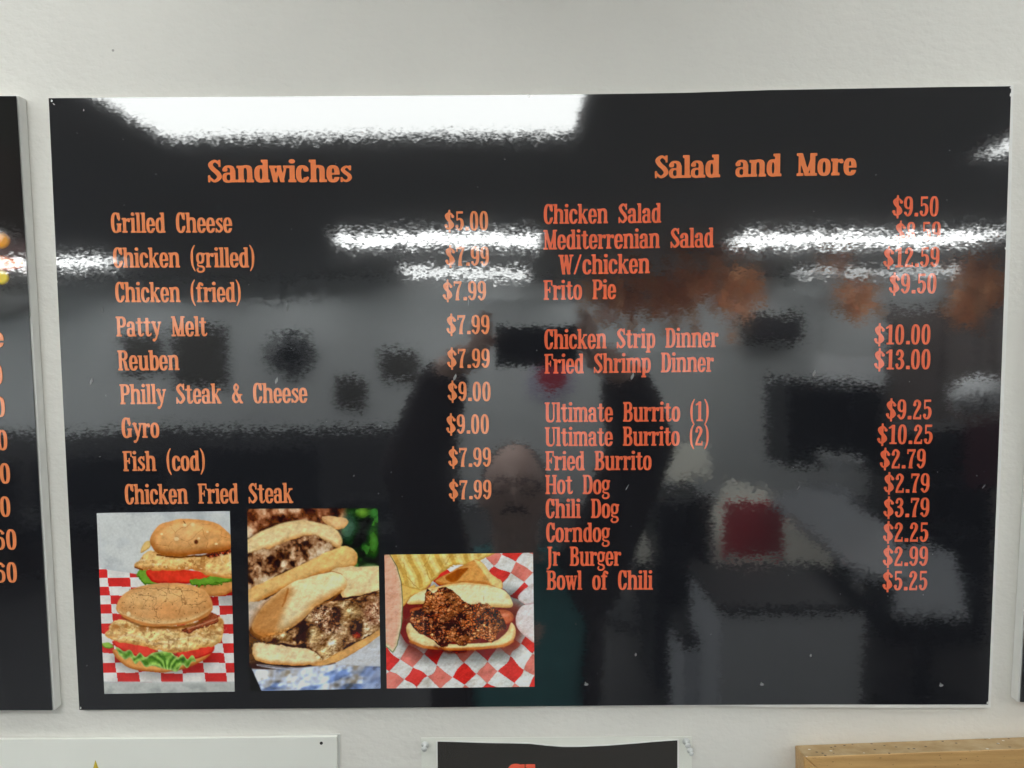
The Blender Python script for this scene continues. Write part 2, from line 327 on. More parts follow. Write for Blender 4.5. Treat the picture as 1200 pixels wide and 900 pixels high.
# ---------------------------------------------------------------- the three printed food pictures, painted as print colours on a fine mesh
_rg = np.random.RandomState(7); _T = _rg.rand(512, 512)
def vnoise(X, Y, sc, seed=0, oc=3):
    out = 0; amp = 1; tot = 0
    for o in range(oc):
        x = X/sc*2**o+seed*17.3+1000; y = Y/sc*2**o+seed*9.7+1000
        xi = np.floor(x).astype(int); yi = np.floor(y).astype(int); fx = x-xi; fy = y-yi
        fx = fx*fx*(3-2*fx); fy = fy*fy*(3-2*fy)
        g = lambda a, b: _T[a % 512, b % 512]
        out = out+amp*((g(xi, yi)*(1-fx)+g(xi+1, yi)*fx)*(1-fy)+(g(xi, yi+1)*(1-fx)+g(xi+1, yi+1)*fx)*fy)
        tot += amp; amp *= .5
    return out/tot
def worley(X, Y, sc, seed=0):
    x = X/sc+seed*31+500; y = Y/sc+seed*13+500; xi = np.floor(x).astype(int); yi = np.floor(y).astype(int)
    f1 = np.full(X.shape, 9.0); f2 = np.full(X.shape, 9.0); cid = np.zeros(X.shape); ox = np.zeros(X.shape); oy = np.zeros(X.shape)
    for a in (-1, 0, 1):
        for b in (-1, 0, 1):
            cx = xi+a; cy = yi+b; px = cx+_T[cx % 512, cy % 512]; py = cy+_T[(cx+77) % 512, (cy+31) % 512]
            d = np.hypot(px-x, py-y); m = d < f1
            f2 = np.where(m, f1, np.minimum(f2, d)); cid = np.where(m, _T[(cx+5) % 512, (cy+201) % 512], cid); ox = np.where(m, x-px, ox); oy = np.where(m, y-py, oy); f1 = np.where(m, d, f1)
    return f1, f2, cid, ox, oy
def spl(pts, k=5):
    P = np.array(pts, float); n = len(P); out = []
    for i in range(n):
        a, b, c, d = P[i-1], P[i], P[(i+1) % n], P[(i+2) % n]
        for j in range(k):
            t = j/k; out.append(.5*((2*b)+(-a+c)*t+(2*a-5*b+4*c-d)*t*t+(-a+3*b-3*c+d)*t**3))
    return np.array(out)
def sdpoly(X, Y, pts, smooth=True):
    P = spl(pts) if smooth else np.array(pts, float); d = np.full(X.shape, 1e18); s = np.ones(X.shape)
    for i in range(len(P)):
        a, b = P[i], P[i-1]; ex, ey = b-a; wx = X-a[0]; wy = Y-a[1]
        t = np.clip((wx*ex+wy*ey)/max(ex*ex+ey*ey, 1e-9), 0, 1); d = np.minimum(d, (wx-ex*t)**2+(wy-ey*t)**2)
        c1 = Y >= a[1]; c2 = Y < b[1]; c3 = ex*wy > ey*wx
        s = np.where((c1 & c2 & c3) | (~c1 & ~c2 & ~c3), -s, s)
    return s*np.sqrt(d)
def sst(a, b, x): t = np.clip((x-a)/(b-a), 0, 1); return t*t*(3-2*t)
class Paint:
    def __init__(s, X, Y, base): s.X, s.Y = X, Y; s.c = np.ones(X.shape+(3,))*np.array(base, float)
    def mix(s, m, col): m = np.clip(m, 0, 1)[..., None]; s.c = s.c*(1-m)+np.asarray(col, float)*m
    def mul(s, m, k): s.c = s.c*(1-np.clip(m, 0, 1)[..., None]*(1-k))
    def shape(s, pts, cmid, cedge=None, w=30, warp=6, wsc=30, seed=1, soft=3, mott=.12, msc=25, light=None, smooth=True):
        dx = (vnoise(s.X, s.Y, wsc, seed)-.5)*2*warp; dy = (vnoise(s.X, s.Y, wsc, seed+5)-.5)*2*warp
        d = sdpoly(s.X+dx, s.Y+dy, pts, smooth); m = sst(soft, -soft, d)
        gy = np.clip(np.gradient(d, axis=0)/max(abs(s.Y[1, 0]-s.Y[0, 0]), 1e-6), -1, 1); t = (1-(1-sst(0, w, -d))*np.clip(.52+.48*gy, .15, 1))[..., None]; col = np.array(cedge if cedge is not None else cmid, float)*(1-t)+np.array(cmid, float)*t
        k = 1+(vnoise(s.X, s.Y, msc, seed+9, 4)-.5)*2*mott
        if light is not None: k = k*(1+light[2]*((s.X-light[0])*light[3]+(s.Y-light[1])*light[4])/100)
        s.mix(m, col*k[..., None]); return d
    def crumb(s, pts, sc, cols, seed=3, warp=14, soft=4, dark=(45, 22, 14), power=1.0):
        dx = (vnoise(s.X, s.Y, 26, seed)-.5)*2*warp; dy = (vnoise(s.X, s.Y, 26, seed+3)-.5)*2*warp
        d = sdpoly(s.X+dx, s.Y+dy, pts); m = sst(soft, -soft, d)
        qx = (vnoise(s.X, s.Y, sc*.7, seed+40, 2)-.5)*sc*.9; qy = (vnoise(s.X, s.Y, sc*.7, seed+50, 2)-.5)*sc*.9
        f1, f2, cid, ox, oy = worley(s.X+dx*.5+qx, (s.Y+dy*.5+qy)*1.15, sc, seed)
        cols = np.array(cols, float); idx = (cid*len(cols)).astype(int) % len(cols); col = cols[idx]
        big = vnoise(s.X, s.Y, sc*4.0, seed+20, 3)
        hi = np.clip(1.12-f1*.8+(-oy-.3*ox)*.7, .35, 1.5)*(.62+.66*sst(.3, .62, big))*(.86+.28*vnoise(s.X, s.Y, sc*.4, seed+60, 2))
        col = col*hi[..., None]; e = sst(.24, .0, f2-f1)[..., None]*power*.6
        col = col*(1-e)+np.array(dark)*e
        gl = sst(.16, .05, np.hypot(ox+.12, oy+.18))[..., None]*(cid > .45)[..., None]*sst(.42, .6, big)[..., None]; col = col*(1-gl*.7)+np.array((235, 205, 170))*gl*.7
        s.mix(m, col); return d
    def relief(s, m, sc, k, seed=1, oc=4, d=None):
        d = d or sc*.12; h = vnoise(s.X, s.Y, sc, seed, oc); h2 = vnoise(s.X+d*.5, s.Y+d, sc, seed, oc)
        g = np.clip((h2-h)*k*.38, -.3, .32); g = (g*np.clip(m, 0, 1))[..., None]; s.c = s.c*(1+g*np.where(g < 0, np.array((.75, 1.05, 1.5)), np.array((.8, .9, .9))))
    def ramp(s, pts, sc, cols, seed=3, soft=5, an=1.0, fine=.35, warp=10):
        dx = (vnoise(s.X, s.Y, 26, seed)-.5)*2*warp; dy = (vnoise(s.X, s.Y, 26, seed+3)-.5)*2*warp
        d = sdpoly(s.X+dx, s.Y+dy, pts); m = sst(soft, -soft, d)
        n = vnoise(s.X+dx*1.5, (s.Y+dy*1.5)*an, sc, seed, 2)*(1-fine)+vnoise(s.X, s.Y, sc*.3, seed+7, 2)*fine
        n = np.clip((n-.27)/.46, 0, 1)*(len(cols)-1); C = np.array(cols, float); i = np.clip(n.astype(int), 0, len(cols)-2); t = (n-i)[..., None]; t = t*t*(3-2*t)
        s.mix(m, C[i]*(1-t)+C[i+1]*t); return d
    def finish(s, grain=.05, seed=3):
        n = vnoise(s.X, s.Y, 7, seed, 3)-.5; n2 = vnoise(s.X, s.Y, 40, seed+4, 3)-.5
        s.c = s.c*(1+(n*2*grain+n2*.07)[..., None]); return s.c
    def line(s, pts, w, col, a=1, soft=1.5, warp=3, wsc=20, seed=2):
        P = np.array(pts, float); dx = (vnoise(s.X, s.Y, wsc, seed)-.5)*2*warp; dy = (vnoise(s.X, s.Y, wsc, seed+5)-.5)*2*warp
        d = np.full(s.X.shape, 1e9)
        for p, q in zip(P[:-1], P[1:]):
            e = q-p; t = np.clip(((s.X+dx-p[0])*e[0]+(s.Y+dy-p[1])*e[1])/max(e@e, 1e-9), 0, 1); d = np.minimum(d, np.hypot(s.X+dx-p[0]-t*e[0], s.Y+dy-p[1]-t*e[1]))
        s.mix(sst(w/2+soft, w/2-soft, d)*a, col)
    def dot(s, x, y, rx, ry, col, a=1, soft=.4): d = np.hypot((s.X-x)/rx, (s.Y-y)/ry); s.mix(sst(1+soft, 1-soft, d)*a, col)

def paint_chicken(X, Y):
    p = Paint(X, Y, (208, 210, 208)); n = vnoise(X, Y, 120, 3, 4)
    p.mix(sst(.42, .7, n), (188, 192, 195)); p.mix(sst(.55, .8, vnoise(X, Y, 60, 18, 4))*.5, (172, 176, 180))
    # checked paper, laid in perspective
    sk = (Y-300)*-.10; yy = Y+(vnoise(X, Y, 150, 4, 2)-.5)*16; xx = X+sk+(vnoise(X, Y, 150, 6, 2)-.5)*14
    row = np.floor((yy-302)/(40+(yy-300)*.006)); colm = np.floor((xx-98)/100.0+ .0*row)
    red = ((row+colm) % 2 == 1)
    pap = np.where(red[..., None], np.array((208, 58, 56)), np.array((226, 222, 218)))*(1+(vnoise(X, Y, 60, 9, 3)[..., None]-.5)*.16)
    m = sst(-3, 3, Y-(296+.16*(X-60)*(X < 260)+(X >= 260)*32))*sst(822, 812, Y)
    p.mix(m, pap)
    p.mix(sst(815, 830, Y), (186, 188, 184)); p.mix(sst(815, 850, Y)*sst(.5, .7, vnoise(X, Y, 70, 2)), (160, 163, 160))
    p.mul(sst(60, -10, sdpoly(X, Y, [(400, 400), (680, 350), (680, 440), (560, 440)]))*.5, .55)
    # burger at the back
    p.shape([(420, 380), (520, 380), (680, 335), (680, 395), (610, 425), (520, 418), (440, 405)], (214, 150, 88), (176, 104, 50), 18)
    p.shape([(238, 318), (262, 300), (330, 320), (335, 365), (285, 374), (246, 345)], (120, 168, 60), (58, 100, 28), 14, 9, 16)
    p.shape([(285, 305), (400, 300), (560, 318), (560, 345), (480, 366), (330, 364), (292, 340)], (222, 66, 50), (176, 30, 28), 14, 3)
    p.shape([(478, 352), (560, 338), (680, 322), (680, 352), (600, 372), (500, 378)], (110, 160, 58), (48, 88, 26), 10, 10, 14)
    p.shape([(225, 290), (246, 258), (300, 214), (400, 236), (560, 240), (690, 205), (690, 335), (560, 330), (500, 304), (380, 308), (270, 303)], (232, 184, 120), (196, 126, 62), 26, 7, 22, mott=.18, msc=30)
    p.crumb([(560, 228), (680, 200), (680, 222), (580, 250)], 16, [(150, 70, 40), (120, 50, 35)], 4, 4)
    p.line([(330, 236), (430, 246), (560, 238), (670, 206)], 9, (96, 52, 28), .85)
    p.shape([(250, 225), (262, 190), (290, 172), (298, 195), (275, 215)], (226, 190, 120), (180, 130, 60), 8)
    p.line([(228, 292), (262, 302)], 8, (110, 56, 26), .8)
    p.shape([(298, 160), (328, 108), (390, 80), (450, 70), (530, 74), (602, 92), (650, 128), (690, 170), (690, 200), (600, 222), (500, 234), (420, 242), (340, 232), (304, 198)], (222, 160, 98), (176, 100, 48), 42, 3, 30, seed=11, mott=.13, msc=30, light=(480, 150, -.12, 0, 1))
    p.mix(sst(120, 10, np.hypot((X-450)/1.7, Y-118))*sst(0, -20, sdpoly(X, Y, [(310, 160), (400, 86), (560, 84), (650, 150), (640, 190), (420, 226), (320, 200)]))*.4, (248, 206, 150))
    cr = worley(X+(vnoise(X, Y, 30, 2)-.5)*30, Y, 85, 12); dd = sdpoly(X, Y, [(320, 160), (400, 95), (560, 95), (650, 150), (640, 190), (420, 220), (330, 200)])
    p.mix(sst(.035, .0, cr[1]-cr[0])*sst(6, -6, dd)*.45, (140, 74, 34))
    for q in ((418, 162, 11, 9), (492, 97, 10, 8), (456, 99, 8, 7), (560, 130, 6, 5), (600, 185, 7, 5), (520, 160, 6, 5), (350, 140, 6, 5)): p.dot(*q, (244, 214, 160), .9)
    p.dot(508, 176, 9, 10, (90, 44, 22), .9); p.line([(450, 82), (458, 92)], 4, (110, 60, 30), .8)
    db0 = sdpoly(X, Y, [(300, 160), (390, 80), (530, 74), (650, 128), (700, 200), (420, 242), (304, 198)]); p.relief(sst(4, -8, db0), 60, 1.4, 51); p.relief(sst(4, -8, db0), 12, .6, 52)
    dc0 = sdpoly(X, Y, [(225, 290), (300, 214), (400, 240), (690, 215), (690, 335), (500, 304), (270, 303)])*1.0; mc0 = sst(4, -8, dc0)*sst(-2, 6, db0); p.relief(mc0, 40, 4, 53); p.mix(mc0*sst(.6, .72, vnoise(X, Y, 26, 54, 4))*.6, (150, 92, 46)); p.mix(mc0*sst(.66, .76, vnoise(X, Y, 20, 56, 3))*.6, (246, 224, 178))
    # burger in front
    p.mul(sst(40, -20, sdpoly(X, Y, [(140, 700), (560, 690), (500, 770), (260, 785)]))*.6, .6)
    p.shape([(128, 668), (220, 680), (420, 700), (560, 665), (575, 690), (520, 730), (420, 768), (300, 772), (200, 752), (146, 712)], (222, 156, 88), (168, 92, 38), 18, 3)
    p.shape([(124, 632), (200, 630), (300, 650), (320, 690), (262, 706), (170, 676)], (226, 70, 56), (182, 34, 30), 12, 3)
    p.shape([(420, 672), (500, 668), (580, 645), (584, 680), (520, 708), (440, 716)], (224, 66, 52), (176, 30, 28), 12, 3)
    p.shape([(78, 640), (110, 636), (130, 655), (110, 664), (84, 654)], (150, 190, 80), (84, 128, 40), 8, 5)
    # ruffled lettuce
    fr = 10*np.sin(X/13.0+2.5*np.sin(X/37)); low = [(136, 660), (180, 668), (225, 690), (270, 694), (330, 690), (390, 684), (430, 700), (500, 708), (502, 730), (440, 752), (380, 770), (330, 760), (280, 742), (220, 722), (160, 694)]
    d = sdpoly(X+(vnoise(X, Y, 18, 6)-.5)*16, Y+fr, low); m = sst(3, -3, d)
    rid = .5+.5*np.sin(X/9.0+(Y-700)*.06*np.sin(X/30)*3+6*vnoise(X, Y, 40, 8)); g = np.array((66, 112, 34))*(1-rid[..., None])+np.array((152, 196, 88))*rid[..., None]
    g = g*(.75+.5*vnoise(X, Y, 14, 7)[..., None]); e = sst(-14, -2, d)[..., None]*.55; g = g*(1-e)+np.array((190, 216, 140))*e; p.mix(m, g)
    p.shape([(92, 606), (112, 570), (150, 532), (260, 548), (420, 560), (560, 530), (612, 518), (636, 556), (628, 612), (596, 648), (520, 664), (430, 684), (340, 676), (240, 648), (150, 634)], (236, 198, 136), (206, 148, 80), 26, 8, 24, seed=21, mott=.22, msc=40)
    mch = sst(6, -8, sdpoly(X, Y, [(92, 606), (150, 532), (420, 560), (612, 518), (628, 612), (520, 664), (430, 684), (240, 648)]))
    p.relief(mch, 44, 6, 61); p.relief(mch, 11, .8, 62); p.mix(mch*sst(600, 560, Y)*sst(.4, .62, vnoise(X, Y, 34, 66, 3))*.75, (176, 108, 52)); p.mix(mch*sst(14, 0, np.abs(Y-(590+18*np.sin(X/70)+(vnoise(X, Y, 40, 63)-.5)*50)))*.5, (170, 108, 58)); p.mix(mch*sst(10, 0, np.abs(Y-(622+14*np.sin(X/50+1)+(vnoise(X, Y, 40, 64)-.5)*40)))*.5, (250, 232, 190))
    k = vnoise(X, Y, 16, 14, 4); dch = sdpoly(X, Y, [(120, 600), (160, 545), (600, 540), (620, 600), (430, 670), (200, 630)]); p.mix(sst(.58, .72, k)*sst(8, -8, dch)*.55, (150, 100, 58)); p.mix(sst(.36, .26, k)*sst(8, -8, dch)*.6, (246, 226, 180))
    p.shape([(440, 578), (500, 560), (570, 500), (610, 520), (600, 548), (530, 572), (470, 596)], (150, 76, 50), (92, 34, 26), 8, 7, 14, seed=5, mott=.4, msc=9)
    p.line([(470, 574), (540, 552), (602, 528)], 7, (206, 146, 110), .7)
    p.line([(170, 524), (260, 562), (400, 570), (500, 556), (560, 520)], 12, (120, 70, 34), .75, 4)
    p.shape([(142, 478), (166, 424), (236, 384), (348, 366), (462, 370), (540, 394), (578, 438), (583, 486), (548, 522), (480, 548), (400, 560), (300, 562), (220, 542), (160, 508)], (228, 172, 112), (200, 128, 66), 46, 3, 30, seed=31, mott=.10, msc=40)
    db = sdpoly(X, Y, [(150, 478), (200, 410), (348, 374), (520, 390), (572, 450), (570, 488), (470, 540), (300, 552), (170, 508)])
    p.mix(sst(24, 0, np.abs(Y-(545-((X-360)/190)**2*40)))*sst(4, -6, db)*.75*(.6+.6*vnoise(X, Y, 14, 3)), (244, 222, 170))
    p.mix(sst(150, 20, np.hypot((X-300)/1.6, Y-420))*sst(0, -20, db)*.28, (246, 214, 160))
    p.relief(sst(4, -10, db), 60, 1.6, 71); p.relief(sst(4, -10, db), 12, .8, 72)
    p.mix(sst(60, 0, np.abs(Y-(535-((X-360)/190)**2*60)))*sst(0, -10, db)*.25, (160, 96, 48))
    p.dot(372, 484, 62, 34, (212, 134, 74), .45, .9)
    cr = worley(X+(vnoise(X, Y, 24, 2)-.5)*34, Y*1.25+(vnoise(X, Y, 24, 12)-.5)*34, 66, 15)
    p.mix(sst(.055, .0, cr[1]-cr[0])*sst(2, -22, db)*sst(.35, .6, vnoise(X, Y, 120, 31, 2)+.12)*.5, (130, 82, 48))
    for l in ([(383, 372), (384, 410), (420, 424), (446, 420)], [(300, 392), (384, 388), (470, 398), (530, 412)], [(446, 420), (444, 456), (428, 510)], [(446, 456), (500, 466), (560, 450)], [(200, 400), (290, 384)], [(330, 430), (318, 480), (330, 520)], [(250, 420), (330, 430)]): p.line(l, 2.2, (110, 66, 38), .6, 1.8, 9, 18, seed=5)
    sp = worley(X, Y, 22, 41); p.mix(sst(.16, .08, sp[0])*(sp[2] > .62)*sst(0, -10, db)*.6, (110, 66, 36)); p.dot(198, 506, 9, 11, (240, 222, 176), .9)
    return p.finish()
def paint_philly(X, Y):
    p = Paint(X, Y, (70, 44, 30))
    p.ramp([(-20, -20), (520, -20), (520, 90), (380, 100), (200, 80), (60, 150), (-20, 160)], 42, [(50, 28, 20), (96, 56, 38), (140, 86, 60), (196, 140, 104), (226, 196, 164)], 2, 8, fine=.2)
    g = vnoise(X, Y, 55, 5, 3); m = sst(-10, 30, X-(478-.2*(Y-60)))*sst(330, 290, Y); p.mix(m, (26, 44, 26)); p.mix(m*sst(.55, .72, g), (70, 120, 60)); p.mix(m*sst(.46, .36, g)*.8, (12, 20, 14))
    for q in ((500, 110, 34, 60, (110, 150, 130), .6), (566, 40, 26, 22, (126, 176, 70), .9), (622, 40, 22, 26, (90, 160, 80), .7), (618, 178, 22, 58, (96, 160, 70), .8), (600, 290, 44, 14, (120, 150, 100), .8), (545, 170, 30, 40, (20, 36, 20), .7)): p.dot(*q, .9)
    p.shape([(380, 60), (470, 62), (500, 90), (470, 120), (420, 110)], (236, 190, 136), (210, 150, 90), 20)
    p.shape([(20, 180), (140, 112), (250, 80), (350, 84), (440, 118), (472, 168), (458, 204), (410, 186), (330, 152), (250, 166), (150, 206), (20, 250)], (244, 216, 164), (208, 146, 84), 30, 4, 40, soft=5)
    p.ramp([(0, 250), (170, 196), (300, 146), (380, 160), (456, 214), (380, 244), (200, 314), (110, 376), (0, 400)], 40, [(50, 30, 22), (96, 62, 44), (160, 116, 84), (206, 172, 138), (232, 212, 186)], 6, 6, fine=.28)
    p.shape([(20, 410), (150, 346), (300, 272), (420, 216), (490, 197), (534, 218), (542, 262), (520, 292), (400, 318), (300, 352), (180, 404), (20, 486)], (238, 190, 122), (206, 134, 66), 26, 5, 36, soft=4, light=(300, 320, -.15, .3, 1))
    p.shape([(20, 470), (120, 440), (240, 372), (330, 345), (300, 380), (160, 430), (100, 500), (60, 560), (20, 600)], (204, 186, 168), (150, 120, 96), 20, 8, 20, mott=.2)
    p.shape([(20, 560), (60, 610), (100, 640), (120, 700), (90, 740), (20, 740)], (96, 66, 44), (60, 38, 24), 30)
    p.shape([(420, 312), (500, 290), (570, 290), (690, 300), (690, 400), (560, 424), (490, 444), (460, 400)], (246, 218, 166), (222, 172, 108), 22, 4)
    p.line([(420, 310), (470, 326), (490, 350)], 8, (168, 104, 52), .7)
    p.line([(480, 436), (560, 426), (650, 402)], 12, (60, 30, 18), .9)
    me = [(330, 490), (400, 452), (520, 440), (690, 396), (690, 540), (600, 600), (500, 650), (430, 704), (372, 722), (310, 668), (200, 640), (120, 650), (110, 606), (280, 548)]
    p.shape(me, (110, 64, 34), (70, 36, 18), 20)
    p.ramp(me, 52, [(58, 34, 22), (112, 76, 50), (172, 132, 94), (214, 184, 146), (238, 220, 190)], 9, 4, fine=.38)
    p.ramp([(330, 500), (400, 470), (450, 500), (470, 580), (420, 600), (360, 560)], 15, [(50, 26, 18), (110, 70, 50), (180, 140, 110), (230, 206, 180)], 10, 14); 0 and p.crumb([(330, 500)]*3, 17, [(216, 190, 160), (130, 88, 62), (70, 38, 26), (180, 134, 100)], 10, 8, 14, power=.8)
    p.ramp([(590, 440), (690, 420), (690, 520), (600, 560), (570, 500)], 15, [(110, 66, 46), (170, 124, 96), (226, 196, 166)], 12, 16); 0 and p.crumb([(330, 500)]*3, 17, [(224, 190, 160), (160, 112, 88), (110, 66, 46)], 12, 8, 14, power=.8)
    for q in ((344, 600, 30, 36), (520, 500, 42, 34), (392, 680, 26, 30), (208, 614, 26, 20)): p.dot(*q, (208, 170, 116), .6, .4); p.dot(q[0]-6, q[1]-8, q[2]*.45, q[3]*.35, (246, 226, 180), .7)
    p.dot(300, 600, 30, 34, (44, 22, 12), .7, .5); p.dot(150, 630, 40, 16, (50, 26, 16), .7, .5); p.dot(540, 604, 18, 14, (150, 50, 24), .8)
    p.shape([(60, 562), (92, 498), (160, 424), (250, 360), (370, 326), (440, 314), (492, 346), (482, 398), (410, 438), (340, 482), (290, 536), (210, 588), (140, 610), (84, 602)], (248, 226, 178), (210, 146, 82), 44, 4, 36, soft=3, mott=.08, light=(300, 450, -.08, 0, 1))
    p.mix(sst(40, -10, sdpoly(X, Y, [(70, 570), (100, 500), (180, 430), (230, 400), (200, 470), (150, 600), (90, 600)]))*.75, (190, 118, 56))
    p.line([(225, 392), (212, 440), (200, 470)], 8, (168, 98, 44), .7, 3)
    p.line([(470, 400), (430, 440), (360, 470)], 8, (150, 92, 44), .6, 3)
    p.shape([(70, 640), (140, 645), (230, 656), (330, 672), (380, 712), (350, 738), (220, 742), (100, 728), (64, 690)], (248, 226, 180), (206, 140, 74), 26, 6, 24)
    p.shape([(400, 712), (520, 650), (690, 556), (690, 590), (560, 672), (430, 740), (340, 744)], (226, 170, 102), (180, 112, 54), 14, 4)
    p.shape([(90, 738), (240, 752), (380, 748), (480, 712), (600, 640), (700, 580), (700, 745), (560, 752), (300, 768), (120, 752)], (206, 208, 214), (184, 186, 196), 20, 2, seed=8, mott=.05)
    p.line([(90, 742), (240, 756), (380, 750), (440, 732)], 7, (70, 60, 66), .6, 3)
    cl = sst(-4, 6, Y-(752+8*np.sin(X/90)-np.clip(X-300, 0, 400)*.03)); f = vnoise(X+Y*.9, Y*1.5, 95, 12, 3); p.mix(cl, (198, 206, 226)); p.mix(cl*sst(.5, .3, f), (104, 124, 172)); p.mix(cl*sst(.62, .72, f), (232, 236, 244))
    m = cl*sst(-6, 6, X-(560+(860-Y)*.15)); ck = .5+.5*np.sign(np.sin(X*.5)*np.sin(Y*.5)); p.mix(m*.7, np.array((116, 126, 158))*(.85+.3*ck[..., None]))
    mm = sst(4, -8, sdpoly(X, Y, me)); p.relief(mm, 30, 10, 81); p.relief(mm, 90, 3, 82)
    bb = 1-mm; p.relief(bb*sst(760, 740, Y), 80, 1.5, 83); p.relief(bb*sst(760, 740, Y), 14, 1.2, 84); p.relief(cl, 120, 9, 85)
    p.c = p.finish(.05)
    p.mix(sst(4, -4, sdpoly(X, Y, [(0, 752), (56, 752), (78, 800), (104, 862), (100, 950), (0, 950)], False)), (22, 22, 26))
    return p.c
def paint_chili(X, Y):
    xx = X+(vnoise(X, Y, 150, 1, 2)-.5)*70; yy = Y+(vnoise(X, Y, 150, 4, 2)-.5)*70
    a = (xx*.78+yy*.62)/104; b = (-xx*.62+yy*.86)/104; i = np.floor(a); j = np.floor(b+.35)
    c = np.where(((i+j) % 2 == 0)[..., None], np.array((228, 226, 224)), np.where((i % 2 == 0)[..., None], np.array((222, 60, 56)), np.array((232, 128, 116))))
    edge = sst(.5, .46, np.maximum(np.abs(a-i-.5), np.abs(b+.35-j-.5)))[..., None]; c = c*(edge*.06+.94)
    p = Paint(X, Y, (0, 0, 0)); p.c = c*(1+(vnoise(X, Y, 60, 9, 3)[..., None]-.5)*.22)
    p.mul(sst(90, -10, sdpoly(X, Y, [(180, 300), (830, 300), (850, 560), (760, 640), (400, 660), (200, 600)]))*.85, .5)
    p.mix(sst(50, -20, sdpoly(X, Y, [(180, 340), (840, 360), (850, 560), (760, 610), (300, 610), (190, 560)]))*.8, (120, 36, 26))
    p.shape([(846, 430), (870, 372), (920, 344), (990, 330), (990, 580), (900, 540), (856, 490)], (226, 214, 214), (206, 176, 174), 22, 4, 60, mott=.06, msc=60)
    p.shape([(860, 300), (930, 238), (990, 230), (990, 330), (900, 350)], (228, 220, 220), (210, 170, 170), 14, 6)
    # ridged crisps
    p.shape([(100, 20), (700, 20), (640, 80), (560, 110), (450, 125), (360, 200), (296, 262), (236, 262), (160, 232), (126, 130)], (238, 208, 122), (198, 150, 64), 20, 6, 30, mott=.1)
    d1 = sdpoly(X, Y, [(100, 20), (640, 20), (560, 105), (450, 118), (350, 190), (290, 250), (236, 252), (165, 225), (130, 130)])
    rd = np.sin((X*.92-Y*.30+10*np.sin(Y/40))/12.5); p.mix(sst(.1, .9, rd)*sst(2, -10, d1)*.6, (196, 142, 58)); p.mix(sst(-.4, -1, rd)*sst(2, -10, d1)*.55, (252, 236, 176))
    for l in ([(170, 100), (186, 180), (250, 250)], [(330, 44), (300, 120), (330, 200)], [(450, 60), (420, 110), (470, 120)]): p.line(l, 5, (182, 128, 52), .6, 2.5, 8)
    p.shape([(360, 214), (430, 168), (520, 120), (600, 80), (650, 104), (700, 168), (760, 214), (760, 258), (700, 240), (560, 222), (430, 236)], (226, 160, 88), (176, 92, 36), 24, 4)
    p.shape([(590, 84), (650, 104), (700, 168), (760, 214), (758, 256), (700, 236), (640, 150)], (246, 208, 136), (214, 152, 80), 12, 3)
    p.shape([(420, 190), (480, 150), (560, 130), (520, 180), (470, 220)], (160, 84, 34), (190, 110, 50), 14, 5)
    p.shape([(150, 240), (220, 256), (300, 262), (360, 232), (330, 290), (230, 300), (180, 350), (158, 360)], (234, 190, 104), (196, 136, 56), 14, 5)
    # melon
    p.shape([(30, 20), (86, 50), (128, 120), (156, 220), (165, 350), (156, 480), (130, 600), (104, 640), (64, 606), (30, 600)], (236, 178, 152), (214, 220, 176), 32, 2, 60, mott=.06)
    p.line([(86, 50), (128, 120), (156, 220), (165, 350), (156, 480), (130, 600), (104, 640), (66, 606)], 5, (70, 88, 50), .8, 2, 1)
    # bun, sausage, chili
    p.shape([(192, 336), (236, 292), (330, 256), (450, 230), (560, 221), (700, 240), (790, 278), (828, 342), (806, 372), (700, 366), (500, 372), (300, 350), (204, 350)], (252, 238, 190), (226, 176, 98), 34, 3, 40, mott=.05)
    p.line([(340, 262), (450, 232), (560, 222), (700, 240)], 14, (226, 168, 92), .6, 7); p.line([(655, 300), (652, 330)], 4, (196, 146, 90), .7)
    p.shape([(730, 392), (800, 388), (832, 420), (816, 462), (750, 470)], (206, 108, 72), (150, 58, 36), 16, 2); p.dot(780, 416, 24, 10, (236, 160, 126), .6, .6)
    p.shape([(206, 388), (250, 370), (300, 372), (300, 430), (230, 430)], (190, 92, 56), (130, 50, 30), 12, 2)
    p.shape([(186, 500), (206, 462), (250, 500), (330, 560), (440, 590), (600, 588), (720, 572), (790, 520), (820, 462), (846, 510), (826, 576), (770, 606), (600, 622), (450, 628), (290, 612), (212, 572)], (248, 228, 172), (216, 142, 70), 24, 3, 40, mott=.06)
    p.line([(210, 574), (290, 608), (450, 622), (600, 618), (770, 602), (826, 574)], 16, (206, 120, 54), .8, 6)
    ch = [(214, 400), (262, 386), (296, 340), (312, 262), (350, 284), (400, 250), (470, 268), (520, 322), (570, 352), (640, 350), (706, 366), (760, 420), (786, 484), (744, 520), (700, 580), (640, 552), (590, 570), (520, 602), (470, 574), (420, 606), (384, 596), (330, 544), (262, 524), (218, 460)]
    p.shape(ch, (92, 42, 22), (60, 24, 12), 14, 10)
    p.crumb(ch, 19, [(190, 112, 68), (160, 86, 48), (212, 140, 94), (132, 68, 38), (176, 98, 56)], 14, 16, 4, dark=(62, 26, 14), power=1.3)
    for q in ((360, 352, 40, 26), (420, 430, 34, 20), (490, 480, 30, 36), (660, 398, 50, 22), (570, 510, 24, 34), (330, 450, 26, 16), (730, 440, 20, 18), (290, 400, 10, 40)): p.dot(*q, (60, 28, 18), .28, .9)
    mc = sst(6, -8, sdpoly(X, Y, ch)); gp = vnoise(X, Y, 52, 97, 3); p.mix(mc*sst(.42, .32, gp)*.6, (58, 26, 15)); p.mix(mc*sst(.4, .65, gp)*.35, (206, 132, 86)); p.relief(mc, 46, 12.0, 91); p.relief(mc, 15, 2.5, 92); p.mix(mc*sst(.68, .78, vnoise(X, Y, 12, 93, 2))*.6, (230, 170, 130))
    p.relief(1-mc, 70, 2.0, 94); p.relief(1-mc, 13, 1.0, 95)
